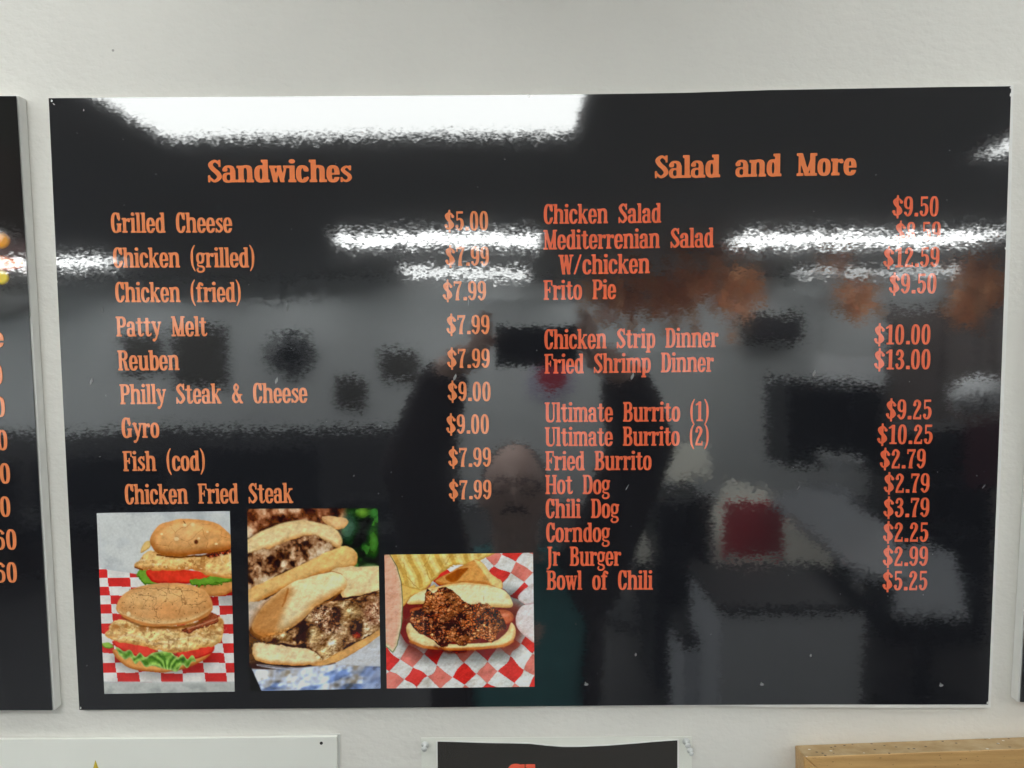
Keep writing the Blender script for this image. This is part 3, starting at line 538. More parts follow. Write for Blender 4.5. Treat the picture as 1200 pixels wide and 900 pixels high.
    p.line([(360, 606), (440, 640), (540, 632)], 20, (84, 24, 16), .6, 10)
    return p.finish()
def paint_side(X, Y):                                  # X 0..45, Y 113..372 in photograph units
    p = Paint(X, Y, (44, 33, 29)); p.mix(sst(190, 110, Y)*.7, (34, 31, 31)); p.mix(sst(30, 0, np.abs(Y-298))*.5*vnoise(X*3, Y*6, 60, 3), (120, 74, 44))
    p.shape([(-40, 298), (6, 302), (24, 304), (26, 314), (4, 318), (-40, 322)], (206, 104, 34), (150, 66, 24), 5, 2, 10); p.dot(0, 282, 11, 9, (224, 150, 44), .9); p.dot(1, 325, 9, 8, (232, 206, 60), .9); p.dot(22, 307, 4, 4, (210, 170, 120), .8)
    p.mix(sst(-2, 2, Y-313)*sst(324, 318, Y)*sst(24, 30, X)*.6, (112, 78, 50)); p.mix(sst(368, 371, Y), (33, 34, 38))
    return p.c
# ================================================================ the room: wall, ceiling, floor
def wall_mat(name, col, amp=.00065, rough=.55):
    m, nt, b = new_mat(name); pos = N(nt, 'ShaderNodeNewGeometry').outputs['Position']
    n = noise(nt, pos, 3.0, 6, .6); r = N(nt, 'ShaderNodeMapRange'); r.inputs[1].default_value = .3; r.inputs[2].default_value = .7; r.inputs[3].default_value = .93; r.inputs[4].default_value = 1.05; nt.links.new(n.outputs[0], r.inputs[0])
    sc = N(nt, 'ShaderNodeVectorMath', operation='SCALE'); sc.inputs[0].default_value = col; nt.links.new(r.outputs[0], sc.inputs['Scale'])
    v = N(nt, 'ShaderNodeTexVoronoi'); v.inputs['Scale'].default_value = 28; nt.links.new(pos, v.inputs['Vector'])
    lt = mth(nt, 'LESS_THAN', v.outputs['Distance'], .035); sp = N(nt, 'ShaderNodeSeparateXYZ'); nt.links.new(v.outputs['Color'], sp.inputs[0]); k = mth(nt, 'MULTIPLY', lt, mth(nt, 'GREATER_THAN', sp.outputs[0], .80)); k = mth(nt, 'MULTIPLY', k, .55)
    mx = N(nt, 'ShaderNodeMix', data_type='RGBA'); nt.links.new(k, mx.inputs[0]); nt.links.new(sc.outputs[0], mx.inputs[6]); mx.inputs[7].default_value = (.12, .11, .1, 1)
    nt.links.new(mx.outputs[2], b.inputs['Base Color']); b.inputs['Roughness'].default_value = rough; b.inputs['Specular IOR Level'].default_value = .35
    st = vmth(nt, 'MULTIPLY', pos, (115.0, 115.0, 165.0)); n1 = noise(nt, st, 1.0, 2.5, .5)
    n2 = noise(nt, pos, 380, 2, .5); h = mth(nt, 'ADD', n1.outputs[0], mth(nt, 'MULTIPLY', n2.outputs[0], .22))
    bp = N(nt, 'ShaderNodeBump'); bp.inputs['Strength'].default_value = 1.0; bp.inputs['Distance'].default_value = amp; nt.links.new(h, bp.inputs['Height']); nt.links.new(bp.outputs[0], b.inputs['Normal'])
    return m
CEIL = 2.70; YW = .006; YB = -8.0; XL, XR = -7.0, 7.0
m_wall = wall_mat('painted_wall', WALLC)
m_back = simple('back_wall_paint', (.82, .85, .86), .7, .05, 2)
def slab(name, lo, hi, mat): return tag(box(name, lo, hi, mat), kind='structure')
slab('wall', (XL, YW, 0), (XR, YW+.12, CEIL), m_wall)
slab('wall', (XL, YB-.12, 0), (XR, YB, CEIL), m_back)
slab('wall', (XL-.12, YB-.12, 0), (XL, YW+.12, CEIL), m_back)
slab('wall', (XR, YB-.12, 0), (XR+.12, YW+.12, CEIL), m_back)
slab('ceiling', (XL-.12, YB-.12, CEIL+.002), (XR+.12, YW+.12, CEIL+.12), simple('ceiling_tile', CEILC, .9, .06, 40))
slab('floor', (XL-.12, YB-.12, -.12), (XR+.12, YW+.12, -.002), simple('dark_floor_tile', (.045, .043, .042), .35, .2, 6))
slab('wainscot', (XL+.01, YB+.002, 0), (-.75, YB+.04, .95), simple('dark_wainscot', (.065, .062, .062), .5, .2, 8))

# ---------------------------------------------------------------- ceiling lights (their light is their own; the unmirrored ones are added for brightness)
def lamp_mat(name, s):
    m, nt, b = new_mat(name); b.inputs['Base Color'].default_value = (.8, .8, .8, 1)
    b.inputs['Emission Color'].default_value = (.97, 1.0, .985, 1); b.inputs['Emission Strength'].default_value = s; b.inputs['Roughness'].default_value = .4
    return m
m_lamp = lamp_mat('fluorescent_diffuser', LAMP); m_lampb = lamp_mat('fluorescent_diffuser_far', LAMPB); m_lampc = lamp_mat('fluorescent_diffuser_mid', 7.5); m_fill_corner = lamp_mat('added_fill_diffuser_corner', 26.0); m_fill_wall = lamp_mat('added_fill_diffuser_wall', FILLW)  # corner and wall diffusers belong to added, unseen lights
m_white_metal = simple('white_enamel', (.7, .7, .7), .4, .03)
def light(cx, cy, lx, ly, label, mat=None):
    t = empty('ceiling_light', (cx, cy, CEIL), label, 'ceiling light', 'fluorescent ceiling lights mirrored in the board')
    bm = bmesh.new()
    for lo, hi in (((-lx/2-.02, -ly/2-.02), (lx/2+.02, -ly/2)), ((-lx/2-.02, ly/2), (lx/2+.02, ly/2+.02)), ((-lx/2-.02, -ly/2), (-lx/2, ly/2)), ((lx/2, -ly/2), (lx/2+.02, ly/2))):
        bbox(bm, (cx+lo[0], cy+lo[1], CEIL-.03), (cx+hi[0], cy+hi[1], CEIL))
    bmobj('frame', bm, m_white_metal, t)
    box('diffuser', (cx-lx/2+.001, cy-ly/2+.001, CEIL-.018), (cx+lx/2-.001, cy+ly/2-.001, CEIL-.001), mat or m_lamp, t)
def light_px(u0, u1, v, ly, label, mat=None):
    a, b = RZ(u0, v, CEIL), RZ(u1, v, CEIL); light((a[0]+b[0])/2, (a[1]+b[1])/2, abs(b[0]-a[0]), ly, label, mat)
# nearest row: its far edge shows at v = 160
a, b = RZ(165, 160, CEIL-.018), RZ(657, 158, CEIL-.018)
light((RZ(228, 163, CEIL)[0]+RZ(655, 163, CEIL)[0])/2, a[1]+.31, 1.25, .61, 'large bright ceiling light mirrored along the top left edge of the board')
a = RZ(1145, 172, CEIL); light(a[0]+.60, a[1]+.30, 1.22, .61, 'ceiling light mirrored at the top right corner of the board')
light_px(396, 632, 278, .5, 'ceiling light mirrored as a white bar over the first sandwich prices', m_lampc)
light_px(866, 1160, 275, .5, 'ceiling light mirrored as a wide white bar over the salad prices', m_lampc)
light_px(472, 618, 318, .6, 'ceiling light mirrored as the short lower bar beside W/chicken', m_lampb)
light_px(940, 1150, 314, .32, 'ceiling light mirrored as the lower bar under the salad prices', m_lampb)
light_px(-30, 142, 305, .55, 'ceiling light mirrored at the left edge beside the second sandwich line', m_lampc)
light(-3.3, -1.5, 1.22, .61, 'added fill light near the left wall, outside the mirrored view')  # unseen light, added only for the room's brightness
light(-1.0, -.42, 1.22, .5, 'added fill light close to the board wall on the left, outside the mirrored view', m_fill_wall)  # unseen pair, added to brighten the board wall
light(1.0, -.42, 1.22, .5, 'added fill light close to the board wall on the right, outside the mirrored view', m_fill_wall)
light(-6.2, -5.6, 1.22, .61, 'added fill light in the far left corner, outside the mirrored view', m_fill_corner)  # unseen pair, added to light the far wall from the corners
light(6.2, -5.6, 1.22, .61, 'added fill light in the far right corner, outside the mirrored view', m_fill_corner)
light(-3.6, -3.3, 1.22, .61, 'added fill light over the left booths, outside the mirrored view')  # unseen pair, added to lift the brightness of the middle of the room
light(3.9, -3.3, 1.22, .61, 'added fill light far to the right, outside the mirrored view')

slab('added_screen_beam', (XL+.01, -7.10, 2.47), (XR-.01, -7.0, CEIL+.001), m_back)  # beam added to hide the far-wall fill lights from the mirrored view
for xx, lab in ((-4.5, 'leftmost'), (-2.7, 'second from the left'), (-.9, 'left of the middle'), (.9, 'right of the middle'), (2.7, 'second from the right'), (4.5, 'rightmost')): light(xx, -7.42, 1.22, .3, 'narrow fill light added behind the screening beam at the far wall, '+lab, lamp_mat('added_fill_diffuser_cove', 6.0))  # hidden row added to brighten the far wall
# ================================================================ boards and signs on the wall
m_black = gloss_mat('black_laminated_print', BLACKC)
m_foam = simple('white_foam_board', (.74, .74, .71), .7, .04, 60)
m_photo, nt, b = new_mat('printed_photo'); gloss_normal(nt, b)
at = N(nt, 'ShaderNodeAttribute'); at.attribute_name = 'print'; nt.links.new(at.outputs['Color'], b.inputs['Base Color'])
m_side_photo = m_photo
def text_mat(name, a, c=None, x0=0, x1=1): return gloss_mat(name, a, c, x0, x1, False)
m_txtL = text_mat('orange_print', TXT_L); m_txtP = text_mat('orange_price_print', TXT_P); m_txtR = text_mat('coral_print', TXT_R); m_head = text_mat('heading_print', TXT_H)

TOP = [(57, 115), (160, 114.2), (280, 113.4), (400, 112.6), (560, 111.6), (680, 110.6), (800, 108.8), (900, 105.6), (1000, 103.8), (1100, 102.0), (1185, 101)]
BOT = [(93, 832), (158, 831.6), (350, 830.2), (500, 829.0), (620, 827.6), (800, 826.2), (960, 825.6), (1158, 825.6)]
def prof(P, t):
    u0, u1 = P[0][0], P[-1][0]; u = u0+(u1-u0)*t
    return u, float(np.interp(u, [p[0] for p in P], [p[1] for p in P]))
NU, NV = 56, 30
V, Pg = [], []
for j in range(NV+1):
    for i in range(NU+1):
        s = i/NU; t = j/NV; a = prof(TOP, s); c = prof(BOT, s); ed = math.sin(math.pi*t)*-1.0*(1-2*s)
        V.append(W(a[0]+(c[0]-a[0])*t+ed, a[1]+(c[1]-a[1])*t, 0.0))
for j in range(NV):
    for i in range(NU): Pg.append([j*(NU+1)+i, (j+1)*(NU+1)+i, (j+1)*(NU+1)+i+1, j*(NU+1)+i+1])
board = empty('menu_board', tuple(W(625, 830, 0)), 'large glossy black menu board listing sandwiches and salads in orange with three food pictures', 'menu board')
meshobj('print_face', V, Pg, m_black, board)
E = [prof(TOP, i/20) for i in range(21)]; E = [(57.6, 115.6)]+[(u, v+.8) for u, v in E[1:-1]]
out = [W(u, v, .0015) for u, v in E]+[W(1187.0, 100.2, .0015), W(1183.0, 300, .0015), W(1160.2, 828.6, .0015), W(1060, 828.8, .0015), W(900, 828, .0015), W(820, 826, .0015), W(600, 827.0, .0015), W(350, 829.4, .0015), W(94.5, 831.2, .0015)]
prism('backing', out, .0006, .0056, m_foam, board)

# ---- lettering
FR = Face(15, 9); FB = Face(16.8, 12.5)
def text_mesh(face, txt, p0, p1, cap, ydepth, name, mat, parent, label=None, clip_z=None):
    """baseline from photograph point p0 to p1; cap height in photograph pixels at that place"""
    a, c = W(p0[0], p0[1], ydepth), W(p1[0], p1[1], ydepth)
    z1 = W((p0[0]+p1[0])/2, (p0[1]+p1[1])/2-cap, ydepth)[2]-W((p0[0]+p1[0])/2, (p0[1]+p1[1])/2, ydepth)[2]
    V, P, adv = [], [], 0.0; gl = []
    lead = None
    for ch in txt:
        gv, gp, w = face.polys(ch); gl.append((adv, gv, gp)); 
        if gv:
            x1 = adv+max(q[0] for q in gv); lead = min(q[0] for q in gv)+adv if lead is None else lead
        adv += w
    for ad, gv, gp in gl:
        o = len(V)
        for (x, y) in gv:
            t = (ad+x-lead)/(x1-lead); q = a+(c-a)*t; V.append((q[0], ydepth, q[2]+z1*y/100))
        P += [[i+o for i in f] for f in gp]
    if clip_z is not None: P = [f for f in P if all(V[i][2] > clip_z for i in f)]
    o = meshobj(name, V, P, mat, parent)
    if label: o['label'] = label
    return o
TD = -.00025
LEFT = [('Grilled Cheese', 130.5, 272.8, 272.3, 272.6), ('Chicken (grilled)', 133, 313.7, 298.5, 313.4), ('Chicken (fried)', 135.5, 354.2, 282.5, 354.0), ('Patty Melt', 136.5, 394.4, 243, 394.0),
        ('Reuben', 138.5, 434.2, 210.3, 433.8), ('Philly Steak & Cheese', 141, 473.8, 360.5, 472.0), ('Gyro', 143, 513.2, 187, 513.0), ('Fish (cod)', 144.5, 552.2, 240.5, 551.6), ('Chicken Fried Steak', 146.8, 591, 343.7, 589.4)]
PL = [('$5.00', 521, 270, 572, 270), ('$7.99', 522, 311.5, 573, 311.5), ('$7.99', 519, 352, 569.7, 352), ('$7.99', 523.3, 391.7, 573.7, 391.7), ('$7.99', 524, 431.2, 574, 431.2), ('$9.00', 524.7, 470, 575, 470), ('$9.00', 523, 508.4, 573, 508.2), ('$7.99', 525.5, 547.2, 575.5, 547), ('$7.99', 526, 585.4, 576, 585)]
RIGHT = [('Chicken Salad', 637.3, 262.6, 774.8, 261), ('Mediterrenian Salad', 637, 292.6, 836.5, 289.8), ('W/chicken', 654.5, 321.8, 761.5, 320.2), ('Frito Pie', 637, 351.6, 722, 350.4), ('Chicken Strip Dinner', 638, 409.2, 842, 406.8), ('Fried Shrimp Dinner', 638, 438, 836.5, 435.7),
         ('Ultimate Burrito (1)', 638.3, 494.8, 830.5, 493.6), ('Ultimate Burrito (2)', 638.5, 523, 830.5, 522), ('Fried Burrito', 639, 551.2, 763.5, 550.8), ('Hot Dog', 639, 579.1, 715, 579), ('Chili Dog', 639.5, 607.2, 725.5, 607), ('Corndog', 640, 635.3, 715, 635), ('Jr Burger', 640.5, 663.2, 728, 663), ('Bowl of Chili', 640.5, 691.2, 765, 691)]
PR = [('$9.50', 1045.5, 253.8, 1099.5, 253.3), ('$8.59', 1049, 283.6, 1102, 283.1), ('$12.59', 1035, 313.4, 1100.5, 312.6), ('$9.50', 1041.5, 344.2, 1097, 343.7), ('$10.00', 1024.2, 403.8, 1090, 403.4), ('$13.00', 1024.2, 433, 1090, 432.6), ('$9.25', 1038, 491.6, 1091.5, 491.4), ('$10.25', 1027.7, 520.5, 1092.7, 520.2),
      ('$2.79', 1030.8, 549, 1084.5, 548.9), ('$2.79', 1035.5, 577.6, 1089, 577.4), ('$3.79', 1035, 606.1, 1088.7, 606), ('$2.25', 1034.6, 635, 1087.6, 634.8), ('$2.99', 1034.4, 663.4, 1087.2, 663.2), ('$5.25', 1034, 691.8, 1086.5, 691.6)]
text_mesh(FB, 'Sandwiches', (244, 213.8), (412.6, 213.4), 26.6, TD, 'heading', m_head, board, 'large orange heading reading Sandwiches')
text_mesh(FB, 'Salad and More', (767.4, 209), (1003.5, 205.2), 26.8, TD, 'heading', m_head, board, 'large orange heading reading Salad and More')
for (t, x0, y0, x1, y1) in LEFT: text_mesh(FR, t, (x0, y0), (x1, y1), 23.6, TD, 'menu_item', m_txtL, board, 'orange lettering reading '+t)
for (t, x0, y0, x1, y1) in PL: text_mesh(FR, t, (x0, y0), (x1, y1), 22.4, TD, 'price', m_txtP, board, 'orange price reading '+t)
for (t, x0, y0, x1, y1) in RIGHT: text_mesh(FR, t, (x0, y0), (x1, y1), 23.2 if y0 < 520 else 22.6, TD, 'menu_item', m_txtR, board, 'coral lettering reading '+t)
for (t, x0, y0, x1, y1) in PR: text_mesh(FR, t, (x0, y0), (x1, y1), 23.2 if y0 < 520 else 22.6, TD, 'price', m_txtR, board, 'coral price reading '+t)

# ---- pictures
def picture(fn, quad, org, sc, nu, nv, parent, label, depth=TD, mat=None, name='printed_picture', gain=1.0):
    """quad: TL, TR, BR, BL in the painter's own units; org + q/sc = photograph pixels"""
    q = np.array(quad, float); s, t = np.meshgrid(np.linspace(0, 1, nu+1), np.linspace(0, 1, nv+1))
    Q = (q[0]*((1-s)*(1-t))[..., None]+q[1]*(s*(1-t))[..., None]+q[2]*(s*t)[..., None]+q[3]*((1-s)*t)[..., None])
    c = fn(Q[..., 0], Q[..., 1]); c = lin(np.clip(c, 0, 255))
    u = org[0]+Q[..., 0]/sc; v = org[1]+Q[..., 1]/sc
    a_, b_ = u-600.0, v-450.0; uu, vv = _cr*a_+_sr*b_, -_sr*a_+_cr*b_
    d = np.stack([uu, np.full(u.shape, F), -vv], -1)@M3; tt = (depth-CAM[1])/d[..., 1]; P3 = CAM+d*tt[..., None]
    alb = np.clip((c*PH_GAIN*gain-PH_OFF), .004, .9)
    n = (nu+1)*(nv+1); me = bpy.data.meshes.new(name)
    idx = np.arange(n).reshape(nv+1, nu+1); f = np.stack([idx[:-1, :-1], idx[1:, :-1], idx[1:, 1:], idx[:-1, 1:]], -1).reshape(-1, 4)
    me.vertices.add(n); me.vertices.foreach_set('co', P3.reshape(-1).astype(np.float32)); me.loops.add(f.size); me.loops.foreach_set('vertex_index', f.reshape(-1).astype(np.int32))
    me.polygons.add(len(f)); me.polygons.foreach_set('loop_start', np.arange(0, f.size, 4, dtype=np.int32)); me.polygons.foreach_set('loop_total', np.full(len(f), 4, dtype=np.int32)); me.update()
    at = me.attributes.new('print', 'FLOAT_COLOR', 'POINT'); at.data.foreach_set('color', np.concatenate([alb.reshape(-1, 3), np.ones((n, 1))], 1).reshape(-1).astype(np.float32))
    me.validate()
    o = link(name, me, mat or m_photo, parent)
    if label: o['label'] = label
    return o
picture(paint_chicken, [(52, 44), (662, 35), (685, 862), (87, 873)], (100, 590), 3.911, 250, 330, board, 'printed picture of two chicken burgers on red checked paper')
picture(paint_philly, [(38, 25), (637, 22), (650, 848), (50, 860)], (280, 590), 3.912, 240, 330, board, 'printed picture of steak sandwiches with a blue cloth')
picture(paint_chili, [(54, 52), (950, 40), (960, 848), (68, 858)], (440, 640), 5.145, 280, 250, board, 'printed picture of a chili dog with crisps on checked paper')

# ---- small nicks in the laminate, a couple of scratches
m_nick = simple('scuffed_laminate', (.22, .22, .22), .5, .1)
V, P = [], []
def nick(u, v, w, h, ang):
    c = W(u, v, TD); k = .914/1130; o = len(V); ca, sa = math.cos(ang), math.sin(ang)
    for (x, y) in ((0, h), (w*.5, h*.2), (w*.35, -h*.6), (-w*.1, -h), (-w*.5, -h*.3), (-w*.3, h*.3)):
        V.append((c[0]+(x*ca-y*sa)*k, TD, c[2]+(x*sa+y*ca)*k))
    P.append(list(range(o, o+6)))
for (u, v) in ((107, 447), (324, 446), (533, 442), (741, 441)): nick(u, v, 3.6, 4.6, -.3)
nick(954, 437, 3.4, 4.4, -.3)
for (u, v) in ((120, 363), (337, 361), (549, 354)): nick(u, v, 1.2, 4.5, -.05)
for (u, v) in ((687, 802), (893, 802), (1103, 803)): nick(u, v, 6.0, 2.0, 0); nick(u-1, v-1.5, 2.0, 2.0, 0)
nick(950, 768, 3, 2.4, 0); nick(735, 571, 1.2, 4.5, -.5); nick(936, 571, 1.0, 4, -.5); nick(1153, 570, 1.0, 3.5, -.6); nick(745, 767, 3, 2.4, 0)
rr = random.Random(4)
for _ in range(60): nick(rr.uniform(80, 1160), rr.uniform(125, 815), rr.uniform(.6, 1.2), rr.uniform(.5, 1.3), rr.uniform(0, 3))
tag(meshobj('scuff_marks', V, P, m_nick, board), 'small pale scuffs on the laminate', kind='stuff')

V, P = [], []
for (u, v, w, h, a_) in ((60.5, 118, 2.2, 1.6, .2), (63, 122, 1.2, 1.6, 1), (98, 129, 1.2, 1.4, 0), (1184.0, 111, 1.6, 2.6, 0), (1178.2, 291, 1.4, 1.8, .3), (1184.5, 102.5, 3, 1.4, 0), (94.5, 829.5, 1.5, 1.6, 0), (1157, 823.5, 1.5, 1.8, 0), (620, 112.4, 1.5, 1.0, 0), (67, 330, 1.0, 1.6, 0)): nick(u, v, w, h, a_)
tag(meshobj('chipped_corners', V, P, m_foam, board), 'white chips along the board edge', kind='stuff')
# ---- neighbouring boards: thick foam board, print sheet on top
def thick_board(name, front, depth, label, cat, lip=None):
    """front: outline in photograph pixels of the front face, which stands `depth` off the wall"""
    t = empty(name, tuple(W(front[0][0], front[0][1], 0)), label, cat)
    pts = [W(u, v, YW-depth) for u, v in front]
    prism('print_face', pts, YW-depth-.0012, YW-depth-.0002, m_black, t)
    cx = sum(p[0] for p in pts)/4; cz = sum(p[2] for p in pts)/4
    back = [np.array([p[0]+np.sign(p[0]-cx)*.0012, 0, p[2]+np.sign(p[2]-cz)*.0012]) for p in pts]
    prism('foam_core', back, YW-depth+.0006, YW-.0005, m_foam, t, .0005)
    b2 = [np.array([p[0]+np.sign(p[0]-cx)*.002, 0, p[2]+np.sign(p[2]-cz)*.002]) for p in pts]
    return t
lb = thick_board('menu_board', [(-560, 112), (19.5, 113), (62, 831.5), (-520, 833)], .012, 'black menu board with a food picture and prices, cut off by the left edge', 'menu board')
D2 = YW-.012-.0016
for txt, x1, yb in (('Cheese', 4.8, 407), ('$5.00', 3.4, 450.5), ('$6.50', 6.3, 488.5), ('$6.00', 9.2, 527.5), ('$6.50', 12.3, 566.5), ('$6.50', 12.6, 605.5), ('$6.60', 19.8, 644), ('$6.60', 20.4, 682.5)):
    text_mesh(FR, txt, (x1-(62 if txt[0] != 'C' else 84), yb), (x1, yb), 23.5, D2, 'menu_item' if txt[0] == 'C' else 'price', m_txtL, lb)
picture(paint_side, [(-60, 114.2), (19.0, 114.2), (35.0, 372), (-60, 372)], (0, 0), 1.0, 120, 320, lb, 'printed picture fading into dark brown', D2)
rb = thick_board('menu_board', [(1237, 98), (1700, 98), (1660, 822), (1194.8, 822)], .012, 'black menu board of which only the white left edge shows at the right edge', 'menu board')

# ---- white sign, lower left
m_sign = simple('white_sign_panel', (.76, .765, .71), .35, .03, 5, .5)
ws = empty('wall_sign', tuple(W(200, 900, 0)), 'plain white panel with a yellow star tip and a nail hole, below the boards', 'sign')
prism('panel', [W(-420, 868, YW-.004), W(200, 865.6, YW-.004), W(395, 862.8, YW-.004), W(396, 1150, YW-.004), W(-420, 1150, YW-.004)], YW-.0045, YW-.0012, m_sign, ws, .0004)
prism('backing', [W(-420, 866.6, YW), W(300, 862.6, YW), W(398.6, 859.6, YW), W(399, 1150, YW), W(-420, 1150, YW)], YW-.0011, YW-.0002, simple('sign_backing', (.62, .63, .6), .6, .03), ws)
bm = bmesh.new(); c = W(376.5, 871, YW-.0048); tube(bm, [(c[0], c[1]+.0006, c[2]), (c[0], c[1]-.0001, c[2])], .0016, 14); bmobj('nail_hole', bm, simple('dark_hole', (.015, .014, .012), .8, .1), ws)
# star: five ridged points, its top tip in view
sc = W(114, 936, YW-.0048); tip = W(114, 890.5, YW-.0048); R_ = tip[2]-sc[2]; V, P = [(sc[0], sc[1]-.0025, sc[2])], []
for k in range(10):
    a = math.pi/2+k*math.pi/5; r = R_ if k % 2 == 0 else R_*.42; V.append((sc[0]+r*math.cos(a)*.8, sc[1], sc[2]+r*math.sin(a)))
P = [[0, 1+k, 1+(k+1) % 10] for k in range(10)]
meshobj('star', V, P, simple('gold_print', (.55, .42, .035), .4, .15, 60), ws)

# ---- poster in a clear sleeve
m_paper, nt, b = new_mat('sleeve_film')
b.inputs['Base Color'].default_value = (.86, .87, .80, 1); b.inputs['Roughness'].default_value = .12
tr = N(nt, 'ShaderNodeBsdfTransparent'); mixs = N(nt, 'ShaderNodeMixShader'); mixs.inputs[0].default_value = .012
nt.links.new(tr.outputs[0], mixs.inputs[1]); nt.links.new(b.outputs[0], mixs.inputs[2]); nt.links.new(mixs.outputs[0], nt.nodes['Material Output'].inputs['Surface'])
po = empty('poster', tuple(W(650, 900, 0)), 'black poster with red lettering in a clear sleeve pinned below the board', 'poster')
prism('clear_sleeve', [W(492.5, 863.6, YW-.003), W(811.5, 861.8, YW-.003), W(813.5, 1160, YW-.003), W(497, 1160, YW-.003)], YW-.0034, YW-.0031, m_paper, po)
prism('back_sheet', [W(493.5, 864.6, YW-.001), W(810.6, 862.8, YW-.001), W(812.6, 1150, YW-.001), W(498, 1150, YW-.001)], YW-.0014, YW-.0008, simple('sleeve_back_sheet', (.74, .745, .68), .5, .03), po)
wav = [(512.6, 869.6), (540, 870.4), (570, 871.4), (600, 871.8), (620, 872.2), (640, 874.4), (660, 876.0), (680, 875.9), (710, 874.6), (740, 872.4), (770, 869.8), (794, 868.2)]
prism('white_margin', [W(511.0, 868.6, YW-.002)]+[W(u, v-2.0, YW-.002) for u, v in wav[1:-1]]+[W(796.0, 866.6, YW-.002), W(796.6, 1140, YW-.002), W(513.6, 1140, YW-.002)], YW-.0019, YW-.0016, simple('white_card', (.80, .80, .76), .5, .03), po)
m_poster = simple('matt_black_print', (.019, .016, .0145), .7, .15, 300, .2)
prism('poster_print', [W(u, v, YW-.003) for u, v in wav]+[W(793.6, 1130, YW-.003), W(515, 1130, YW-.003)], YW-.0024, YW-.0020, m_poster, po)
text_mesh(Face(17, 12), 'Cheese', (593.5, 931.5), (726, 931.2), 36, YW-.0027, 'lettering', simple('red_lettering', (.80, .10, .045), .5, .03), po, 'red lettering of which only the tops show')
m_clear, nt, b = new_mat('clear_plastic'); b.inputs['Transmission Weight'].default_value = .35; b.inputs['Roughness'].default_value = .05; b.inputs['IOR'].default_value = 1.45; b.inputs['Base Color'].default_value = (.93, .95, .93, 1)
m_pin = simple('steel_pin', (.5, .5, .5), .25, .05, metal=1.0)
for k, (u, v, r, lab) in enumerate(((498.3, 872.6, 1.0, 'clear push pin in the left corner of the poster sleeve'), (804, 868.6, 1.0, 'clear push pin in the right corner of the sleeve, the upper of two'), (808.6, 879.4, .8, 'clear push pin at the right edge of the sleeve, the lower of two'))):
    c = W(u, v, YW-.004); t = empty('push_pin', tuple(c), lab, 'push pin', 'clear push pins in the poster sleeve')
    bm = bmesh.new(); k_ = .0038*r; y0 = c[1]
    prof_ = [(0, .75), (-.0006, 1.0), (-.0014, .85), (-.002, .45), (-.005, .38), (-.0068, .62), (-.0078, .75), (-.0088, .6)]
    rings = []
    for (dy, rr_) in prof_:
        rings.append([bm.verts.new((c[0]+math.cos(a)*k_*rr_, y0+dy*r, c[2]+math.sin(a)*k_*rr_)) for a in [2*math.pi*q/20 for q in range(20)]])
    for A, B in zip(rings[:-1], rings[1:]):
        for q in range(20): bm.faces.new([A[q], A[(q+1) % 20], B[(q+1) % 20], B[q]])
    bm.faces.new(rings[0]); bm.faces.new(rings[-1][::-1]); bmobj('head', bm, m_clear, t, True)
    bm = bmesh.new(); tube(bm, [(c[0], y0-.003, c[2]), (c[0], y0+.0035, c[2])], .0006, 8); bmobj('needle', bm, m_pin, t)

# ---- wooden frame, lower right
m_oak, nt, b = new_mat('oak_moulding'); pos = N(nt, 'ShaderNodeNewGeometry').outputs['Position']
st = vmth(nt, 'MULTIPLY', pos, (9.0, 120.0, 120.0)); g1 = noise(nt, st, 1.0, 5, .6); rp = N(nt, 'ShaderNodeValToRGB'); rp.color_ramp.elements[0].position = .3; rp.color_ramp.elements[0].color = (.42, .24, .085, 1); rp.color_ramp.elements[1].position = .7; rp.color_ramp.elements[1].color = (.62, .385, .155, 1)
nt.links.new(g1.outputs[0], rp.inputs[0]); st = vmth(nt, 'MULTIPLY', pos, (170.0, 500.0, 500.0)); g2 = noise(nt, st, 1.0, 2, .6); pk = mth(nt, 'GREATER_THAN', g2.outputs[0], .675); pk = mth(nt, 'MULTIPLY', pk, .8)
mx = N(nt, 'ShaderNodeMix', data_type='RGBA'); nt.links.new(pk, mx.inputs[0]); nt.links.new(rp.outputs[0], mx.inputs[6]); mx.inputs[7].default_value = (.07, .04, .02, 1); nt.links.new(mx.outputs[2], b.inputs['Base Color'])
# dust lies on faces that look up
b.inputs['Roughness'].default_value = .38
bp = N(nt, 'ShaderNodeBump'); bp.inputs['Distance'].default_value = .0004; nt.links.new(g2.outputs[0], bp.inputs['Height']); nt.links.new(bp.outputs[0], b.inputs['Normal'])
m_dust, nt2, b2 = new_mat('dusty_oak'); pos2 = N(nt2, 'ShaderNodeNewGeometry').outputs['Position']
nd = noise(nt2, pos2, 60, 4, .6); rp2 = N(nt2, 'ShaderNodeValToRGB'); rp2.color_ramp.elements[0].position = .35; rp2.color_ramp.elements[0].color = (.40, .26, .11, 1); rp2.color_ramp.elements[1].position = .68; rp2.color_ramp.elements[1].color = (.52, .38, .21, 1); nt2.links.new(nd.outputs[0], rp2.inputs[0])
vd = N(nt2, 'ShaderNodeTexVoronoi'); vd.inputs['Scale'].default_value = 210; nt2.links.new(pos2, vd.inputs['Vector']); sp_ = N(nt2, 'ShaderNodeSeparateXYZ'); nt2.links.new(vd.outputs['Color'], sp_.inputs[0])
kk = mth(nt2, 'MULTIPLY', mth(nt2, 'LESS_THAN', vd.outputs['Distance'], .26), mth(nt2, 'GREATER_THAN', sp_.outputs[0], .80)); mx = N(nt2, 'ShaderNodeMix', data_type='RGBA'); nt2.links.new(kk, mx.inputs[0]); nt2.links.new(rp2.outputs[0], mx.inputs[6]); mx.inputs[7].default_value = (.06, .04, .02, 1)
